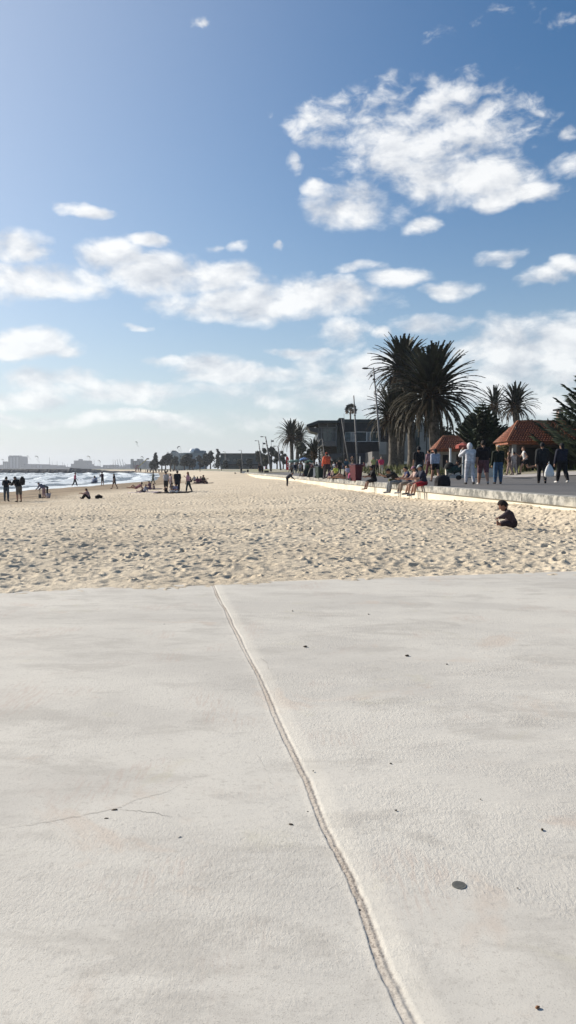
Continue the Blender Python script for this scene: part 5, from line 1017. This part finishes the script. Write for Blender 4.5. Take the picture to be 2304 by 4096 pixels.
# pram by the kiosk
l = px(1812, 1903, 46); l.z = float(land_z(l.x, l.y)); pr = empty('pram', l, R(70), 'dark green pram with raised hood parked behind the pale shirted woman', 'pram'); gm = cloth((.014, .04, .034))
mb = MB(); mb.ell((0, 0, .62), (.26, .45, .24), None, 16, 10, zmin=-1); mb.build('carrycot', gm, pr, True); mb = MB(); mb.ell((0, .22, .72), (.27, .32, .36), None, 16, 10, zmin=-.1); mb.build('pram_hood', cloth((.012, .014, .014)), pr, True)
for sx in (-1, 1):
    for sy in (-.35, .38): MB().tube([(sx * .24, sy, .14), (sx * .27, sy, .14)], .14, 16).build('wheel', mat('rubber', (.015, .015, .015)), pr)
    MB().tube([(sx * .22, .38, .14), (sx * .22, -.1, .5), (sx * .2, -.55, 1.0)], .015, 6).build('chassis_tube', M_steel, pr)
MB().tube([(-.2, -.55, 1.0), (.2, -.55, 1.0)], .02, 8).build('handle', M_steel, pr); MB().box(-.2, -.25, .22, .2, .3, .32).build('basket', mat('pale_basket', (.35, .34, .33)), pr)
for i, (x, hh, y1) in enumerate(((1835, 1.2, 1900), (1790, 1.0, 1902))):
    person(x, y1, ['dark clad person sitting behind the pram', 'child in light clothes beside the pram'][i], at=tuple(px(x, y1, 47.5)), H=hh / .75 if i == 0 else 1.0, pose=('squat', 'stand')[i], yaw=(150, 100)[i], shirt=((.03, .02, .02), (.35, .3, .28))[i], sleeve=1, pants=BLK, kid=i * .6, group=B_)
PEOPLE[:] = PEOPLE[-2:]; finish_people()
# low rendered planter wall behind the group
r_ = empty('low_wall', px(1880, 1900, 50), 0, 'low cream rendered wall seen between the legs of the walkers', 'wall'); MB().box(-1.6, 0, -.3, 2.2, .3, .42).build('wall_face', mat('cream_render2', (.55, .50, .42), .9, .08), r_); MB().box(-1.65, -.04, .42, 2.25, .34, .48).build('coping', M_panel, r_)
# umbrellas
def umbrella(x, ytop, ybot, rpx, Y, c1, label, closed=False):
    b = px(x, ybot, Y); h = (ybot - ytop) * Y / F; rr = rpx * Y / F; root = empty('market_umbrella', b, 0, label, 'umbrella', 'market umbrellas'); MB().tube([(0, 0, 0), (0, 0, h)], .04, 8).build('pole', M_white, root)
    mb = MB(); n = 8; mb.v = [(0, 0, h)] + [(rr * math.cos(k * 6.283 / n), rr * math.sin(k * 6.283 / n), h - rr * .42) for k in range(n)] + [(rr * math.cos(k * 6.283 / n), rr * math.sin(k * 6.283 / n), h - rr * .42 - .2) for k in range(n)]
    mb.f = [(0, k + 1, (k + 1) % n + 1) for k in range(n)] + [(k + 1, n + k + 1, n + (k + 1) % n + 1, (k + 1) % n + 1) for k in range(n)]
    mb.build('canopy', cloth(c1), root); rb = MB(); [rb.tube([(0, 0, h * .75), (rr * .6 * math.cos(k * .785), rr * .6 * math.sin(k * .785), h - rr * .3)], .012, 4) for k in range(8)]; rb.build('ribs', M_steel, root)
umbrella(1168, 1838, 1888, 17, 122, (.14, .22, .19), 'pale green umbrella leftmost at the far cafe'); umbrella(1186, 1836, 1888, 15, 126, (.10, .17, .15), 'darker green umbrella second at the far cafe'); umbrella(1218, 1828, 1888, 20, 124, (.10, .20, .42), 'blue and white umbrella at the far cafe'); umbrella(1238, 1838, 1888, 18, 119, (.03, .10, .08), 'deep green umbrella nearest the young palm')
umbrella(1850, 1770, 1900, 30, 48.5, (.34, .08, .06), 'faded red umbrella joined to the kiosk eaves')
# red banner, flags
l = px(1150, 1888, 128); bn_ = empty('red_banner', l, 0, 'tall red feather banner with white lettering marks at the far cafe', 'banner'); k = 128 / F; MB().tube([(-5.5 * k, 0, 0), (-5.5 * k, 0, 64 * k)], .03, 6).build('pole', M_steel, bn_); MB().prism([(-5 * k, 8 * k), (5 * k, 8 * k), (5.5 * k, 54 * k), (0, 63 * k), (-5 * k, 62 * k)], -.02, .02).build('cloth', cloth((.62, .02, .03)), bn_)
mk = MB()
for i in range(4): mk.box(-.06, -.035, (20 + i * 8) * k, .09, -.022, (24.5 + i * 8) * k)
mk.build('lettering', M_white, bn_)
for x, y0, lb in ((1052, 1772, 'small dark flag above the trees, left of two'), (1085, 1762, 'small dark flag above the trees, right of two')):
    Y = 280; b = px(x, 1880, Y); k = Y / F; fl_ = empty('flag', b, 0, lb, 'flag', 'flags above the trees'); MB().tube([(0, 0, 0), (0, 0, (1880 - y0 + 4) * k)], .07, 6).build('pole', M_steel, fl_); mb = MB()
    for i in range(7): mb.v += [(i * .16, .1 * math.sin(i * 1.3), (1880 - y0) * k), (i * .16, .1 * math.sin(i * 1.3 + .4), (1880 - y0 - 6) * k)]
    mb.f = [(2 * i, 2 * i + 2, 2 * i + 3, 2 * i + 1) for i in range(6)]; o = mb.build('cloth', cloth((.03, .03, .035)), fl_); o.modifiers.new('t', 'SOLIDIFY').thickness = .02
# leaning lamp poles
def lamp(xb_, yb_, xt, yt, Y, label, w=.11, head=True, double=True, group='leaning poles on the promenade'):
    b = px(xb_, yb_, Y); t = px(xt, yt, Y); d = Vector((t.x - b.x, 0, t.z - b.z)); root = empty('leaning_lamp_post' if head else 'leaning_pole', b, 0, label, 'lamp post' if head else 'pole', group)
    MB().tube([(0, 0, -.3), tuple(d * .3), tuple(d)], [w, w * .85, w * .45], 10).build('pole', mat('pole_grey', (.15, .145, .14), .6, .1), root, True)
    c = MB(); [c.tube([tuple(d * (f - .006)), tuple(d * (f + .006))], w * (1.25 - .5 * f), 10) for f in (.22, .5, .74, .86)]; c.build('collar', M_steel, root)
    if head:
        e = Vector(d) + Vector((0, 0, .02)); MB().tube([tuple(d * .985), tuple(d * .99 + Vector((-.55, 0, .05)))], .035, 6).build('arm', M_steel, root)
        m2 = MB(); m2.ell(tuple(d * .99 + Vector((-.75, 0, .02))), (.34, .16, .09), None, 12, 8); m2.build('lamp_head', mat('lamp_dark', (.03, .03, .033), .4), root, True)
        if double: m2 = MB(); m2.tube([tuple(d * .92), tuple(d * .92 + Vector((-.25, 0, 0)))], .02, 6); m2.ell(tuple(d * .92 + Vector((-.28, 0, .0))), (.10, .10, .13), None, 10, 8); m2.build('spotlight', mat('lamp_dark', (.03, .03, .033), .4), root, True); m2 = MB(); m2.ell(tuple(d * .885 + Vector((-.06, 0, .0))), (.13, .13, .12), None, 10, 8); m2.build('spotlight', mat('lamp_dark', (.03, .03, .033), .4), root, True)
    return root
L1 = lamp(1529, 1880, 1494, 1470, 70, 'tallest leaning lamp post with two spotlights in front of the big palms', .12)
MB().box(-.28, -.16, .72 * 0 + 1.15, .38, -.14, 2.3).build('sign_plate', M_panel, L1).location = (-.03, 0, .3)
lamp(1432, 1886, 1415, 1582, 68, 'leaning bare pole directly behind the red bin', .11, head=False); lamp(1400, 1878, 1366, 1675, 86, 'leaning bare pole in front of the pavilion window band', .10, head=False); lamp(1306, 1878, 1289, 1755, 95, 'shortest leaning bare pole before the pavilion glass corner', .10, head=False)
lamp(1376, 1870, 1376, 1655, 118, 'thin upright white mast against the pavilion', .05, head=False)
for (xb_, yb_, xt, yt, Y, lb) in ((1085, 1886, 1062, 1746, 150, 'leaning lamp post left of the date palms, taller of two'), (1050, 1884, 1034, 1762, 210, 'thin leaning lamp post at the end of the grey hall'), (1124, 1886, 1112, 1784, 160, 'small leaning lamp post just left of the date palms'), (972, 1884, 965, 1800, 300, 'tiny leaning lamp post above the grey hall roof'), (905, 1884, 900, 1806, 340, 'tiniest leaning lamp post above the left end of the grey hall')): lamp(xb_, yb_, xt, yt, Y, lb, .22, double=False)
l = px(1800, 1895, 52); wp = empty('white_post', l, 0, 'white upright post in front of the kiosk wall', 'post'); MB().box(-.06, -.06, -.3, .06, .06, 1.75).build('post', M_white, wp); MB().box(-.09, -.09, 1.75, .09, .09, 1.8).build('cap', M_grey, wp)
for i, (x, y0, y1, Y) in enumerate(((1438, 1826, 1882, 75), (1465, 1853, 1888, 80))):
    l = px(x, y1, Y); pp = empty('white_post', l, 0, ['thin white post leaning behind the red bin', 'short white bollard by the dark lower wall'][i], 'post'); k = Y / F; MB().tube([(0, 0, -.2), (.06 * (1 - i), 0, (y1 - y0) * k)], .05, 8).build('post', M_white, pp); MB().tube([(.06 * (1 - i), 0, (y1 - y0) * k), (.06 * (1 - i), 0, (y1 - y0) * k + .05)], .065, 8).build('cap', M_grey, pp)
# far beach furniture
l = px(975, 1901, 150); k = 150 / F; bx_ = empty('white_crate', l, 0, 'pale box between two dark bins far down the beach', 'box'); MB().box(-8 * k, 0, 0, 8 * k, .8, 16 * k).build('box_body', M_white, bx_); MB().box(-8.6 * k, -.06, 16 * k, 8.6 * k, .86, 17.5 * k).build('lid', M_panel, bx_)
for x, q in ((965, 1898), (991, 1901)):
    l = px(x, q, 152); bx_ = empty('dark_bin', l, 0, ['dark round bin left of the pale box far down the beach', 'dark round bin right of the pale box far down the beach'][x > 970], 'bin', 'bins far down the beach'); MB().tube([(0, 0, 0), (0, 0, 20 * k)], [3.6 * k, 4.2 * k], 14).build('body', mat('bin_brown', (.04, .03, .028)), bx_); MB().tube([(0, 0, 20 * k), (0, 0, 23 * k)], [4.6 * k, 3 * k], 14).build('lid', mat('bin_brown', (.04, .03, .028)), bx_)
l = px(943, 1901, 150); ch = empty('beach_chair', l, 0, 'dark low beach chair tilted back far down the beach', 'chair'); MB().prism([(-5 * k, 3 * k), (5 * k, 0), (8 * k, 0), (-2 * k, 11 * k), (-5 * k, 11 * k)], 0, .6).build('backrest', mat('chair_dark', (.03, .025, .025)), ch); MB().box(-12 * k, 0, .05, 5 * k, .6, .14).build('seat', mat('chair_dark', (.03, .025, .025)), ch)
l = px(1066, 1898, 140); tr = empty('beach_trolley', l, 0, 'dark four wheeled trolley beside the two far figures', 'trolley'); k = 140 / F; MB().box(-9 * k, 0, .25, 9 * k, .9, .75).build('tray', mat('chair_dark', (.03, .025, .025)), tr)
for sx in (-1, 1): MB().tube([(sx * 6 * k, -.08, .22), (sx * 6 * k, .02, .22)], .24, 14).build('wheel', mat('rubber', (.015, .015, .015)), tr)
MB().tube([(-9 * k, .4, .7), (-20 * k, .4, .3)], .05, 6).build('handle', M_steel, tr)
# white railing and low fence at the back of the far beach
fr_ = empty('beach_fence', px(750, 1885, 440), 0, 'low white and dark railing running along the top of the far beach', 'fence'); rl = MB(); k = 440 / F
for i in range(34): x = (-160 + i * 11.5) * k; MB().box(x - .3, -.2, -.6, x + .3, .2, 1.1).build('post', mat('fence_dark', (.05, .04, .04)), fr_)
rl.box(-160 * k, -.1, .5, 220 * k, .1, .95); rl.build('rail', mat('fence_pale', (.42, .40, .38)), fr_)
# yellow boom with red base
l = px(550, 1889, 500); k = 500 / F; bo = empty('boom_lift', l, 0, 'yellow telescopic boom rising from a red base at the far end of the beach', 'crane'); MB().bar((0, 0, 18 * k), (40 * k, 0, 54 * k), 3.2 * k, 3.2 * k).build('boom', mat('boom_yellow', (.50, .42, .16)), bo); MB().box(38 * k, -1, 51 * k, 46 * k, 1, 56 * k).build('basket', mat('basket_dark', (.05, .05, .05)), bo)
c = MB(); [c.bar((x0 * k, 0, 0), (x1 * k, 0, 30 * k), 1.6 * k) for x0, x1 in ((-8, -2), (-3, -2), (8, 0), (3, 3), (-8, -10))]; c.box(-9 * k, -.5, 14 * k, 6 * k, .5, 16 * k); c.build('base', mat('base_red', (.42, .16, .15)), bo)
# kites of the kite surfers
def kite(x, q, wpx, rot_, Y, col, label):
    root = empty('kite', px(x, q, Y), 0, label, 'kite', 'kites over the bay'); k = wpx * Y / F / 2; n = 12; mb = MB()
    for i in range(n + 1):
        a = math.pi * (.08 + .84 * i / n); ch = .34 * k * math.sin(a) ** .6 + .02; c_x, c_z = k * math.cos(a), k * math.sin(a)
        for dy, dr in ((-ch, 0), (0, .10 * k * math.sin(a)), (ch, 0), (0, -.05 * k)): mb.v.append((c_x * (1 + dr / k), dy, c_z * (1 + dr / k)))
    mb.f = [(i * 4 + j, i * 4 + (j + 1) % 4, i * 4 + 4 + (j + 1) % 4, i * 4 + 4 + j) for i in range(n) for j in range(4)]
    o = mb.build('canopy', cloth(col), root, True); o.rotation_euler = (R(-38), R(rot_), 0)
    ln = MB(); M3 = Matrix.Rotation(R(rot_), 3, 'Y'); [ln.tube([tuple(M3 @ Vector((s * k * .9, 0, .1 * k))), (0, 10, -k * 2.2)], .05, 4) for s in (-1, 1)]; ln.build('lines', mat('kite_line', (.3, .3, .3)), root)
for a in ((110, 1827, 9, 20, 700, (.05, .06, .08), 'tiny dark kite right of the tallest far tower'), (144, 1832, 17, 40, 700, (.30, .32, .33), 'thin pale curved kite left of the tall mast'), (352, 1832, 17, 45, 700, (.32, .32, .30), 'thin pale curved kite above the stepped block'), (394, 1848, 15, 55, 700, (.14, .15, .17), 'grey curved kite low over the bay left of the cranes'), (543, 1772, 13, 60, 500, (.04, .05, .07), 'highest dark kite over the far end of the beach'), (567, 1832, 13, 30, 500, (.05, .06, .08), 'dark kite just above the yellow boom'), (716, 1792, 15, -30, 450, (.05, .06, .08), 'dark kite left of the domes'), (9, 1842, 12, 40, 700, (.33, .34, .35), 'very pale kite at the left edge over the far town')): kite(*a)
# a few figures in the surf
# disc, seeds and grit on the slab
p = on_plane(1155 * k159, 2227 * k159, ZC); ds = empty('survey_disc', (p[0], p[1], ZC - .001), 0, 'small round dull metal disc set in the concrete slab', 'disc'); zz = .008
MB().tube([(0, 0, 0), (0, 0, .0025)], [.021, .0205], 28).build('plate', mat('dull_metal', (.12, .12, .105), .6, .1, 30), ds); MB().tube([(0, 0, .0025), (0, 0, .003)], [.014, .0138], 24).build('boss', mat('dull_metal2', (.10, .10, .088), .6, .1, 30), ds)
def bit(x, q, s, kind, label=None, rz=0):
    a, b = on_plane(x * k159, q * k159, ZC); gx = float(np.interp(b, gY, gX)); z = ZC - .009 if a < gx else ZC + .001
    mb = MB(); mb.ell((0, 0, .28), (1, .62, .42), None, 10, 7); mb.v = [tuple(c * s * (1 + .25 * mnoise.noise(Vector(v) * 2.3 + Vector((x, 0, 0)))) for c in v) for v in mb.v]
    o = mb.build(kind, mat('grit_' + kind, {'seed': (.085, .065, .045), 'grit': (.03, .027, .025), 'pebble': (.45, .42, .38), 'leaf_scrap': (.28, .13, .06)}[kind], .8, .2, 60), None, True, label, {'seed': 'seed', 'grit': 'grit', 'pebble': 'pebble', 'leaf_scrap': 'leaf'}[kind], None if kind in ('seed', 'leaf_scrap', 'pebble') else 'specks of grit on the slab')
    o.location = (a, b, z + .0005); o.rotation_euler = (0, 0, R(rz)); return o
bit(288, 2035, .0115, 'seed', 'larger brown seed on the left slab, upper of two', 15); bit(267, 2056, .010, 'seed', 'brown seed on the left slab, lower of two', 0); bit(452, 2103, .010, 'pebble', 'pale oval pebble on the left slab right of the seeds', 10); bit(732, 2070, .0088, 'seed', 'dark brown seed left of the joint in mid slab', -20); bit(1024, 1651, .014, 'seed', 'black seed far out on the right slab'); bit(768, 1628, .014, 'seed', 'flat grey seed near the far end of the joint'); bit(1352, 2537, .0062, 'leaf_scrap', 'orange brown scrap of leaf at the bottom right of the slab', 30); bit(1364, 2089, .007, 'seed', 'small dark seed near the right edge of the slab', 60)
for (x, q, s) in ((774, 2037, .006), (493, 2251, .0052), (560, 2471, .0045), (170, 2136, .0048), (193, 2131, .004), (196, 2195, .004), (143, 2110, .004), (632, 2063, .004), (996, 2040, .0065), (871, 2051, .0055), (1209, 2012, .005), (1047, 2347, .0048), (983, 1922, .007), (978, 1930, .006), (788, 1941, .006), (1135, 1927, .006), (1124, 1672, .009), (1132, 1646, .008), (927, 1546, .012), (963, 1547, .012), (736, 1538, .012), (596, 1539, .014), (413, 1569, .012), (618, 1784, .008), (652, 1852, .007), (880, 1839, .007), (667, 2134, .004), (578, 2350, .004), (817, 2101, .006), (838, 2098, .006), (905, 2283, .006), (1046, 2518, .005), (462, 1657, .010), (752, 1668, .009), (1302, 2236, .004))[::2]: bit(x, q, s * .75, 'grit', 'tiny black speck of grit lying on the pale slab', x * 17 % 180)

# ------------------------------------------------------------------ sea air
hz_ = MB().box(-3400, -90, -3.5, 2600, 3300, 62).build('haze', None, kind='stuff'); hz_.data.materials.clear()
hm = bpy.data.materials.new('haze_air'); hm.use_nodes = True; t = hm.node_tree; t.nodes.clear(); ov = nd(t, 'ShaderNodeOutputMaterial'); pv_ = nd(t, 'ShaderNodeVolumePrincipled'); pv_.inputs['Color'].default_value = (.86, .91, 1, 1); pv_.inputs['Density'].default_value = .00015; pv_.inputs['Anisotropy'].default_value = .3
t.links.new(pv_.outputs[0], ov.inputs['Volume']); hz_.data.materials.append(hm); hz_['label'] = 'thin pale sea haze'
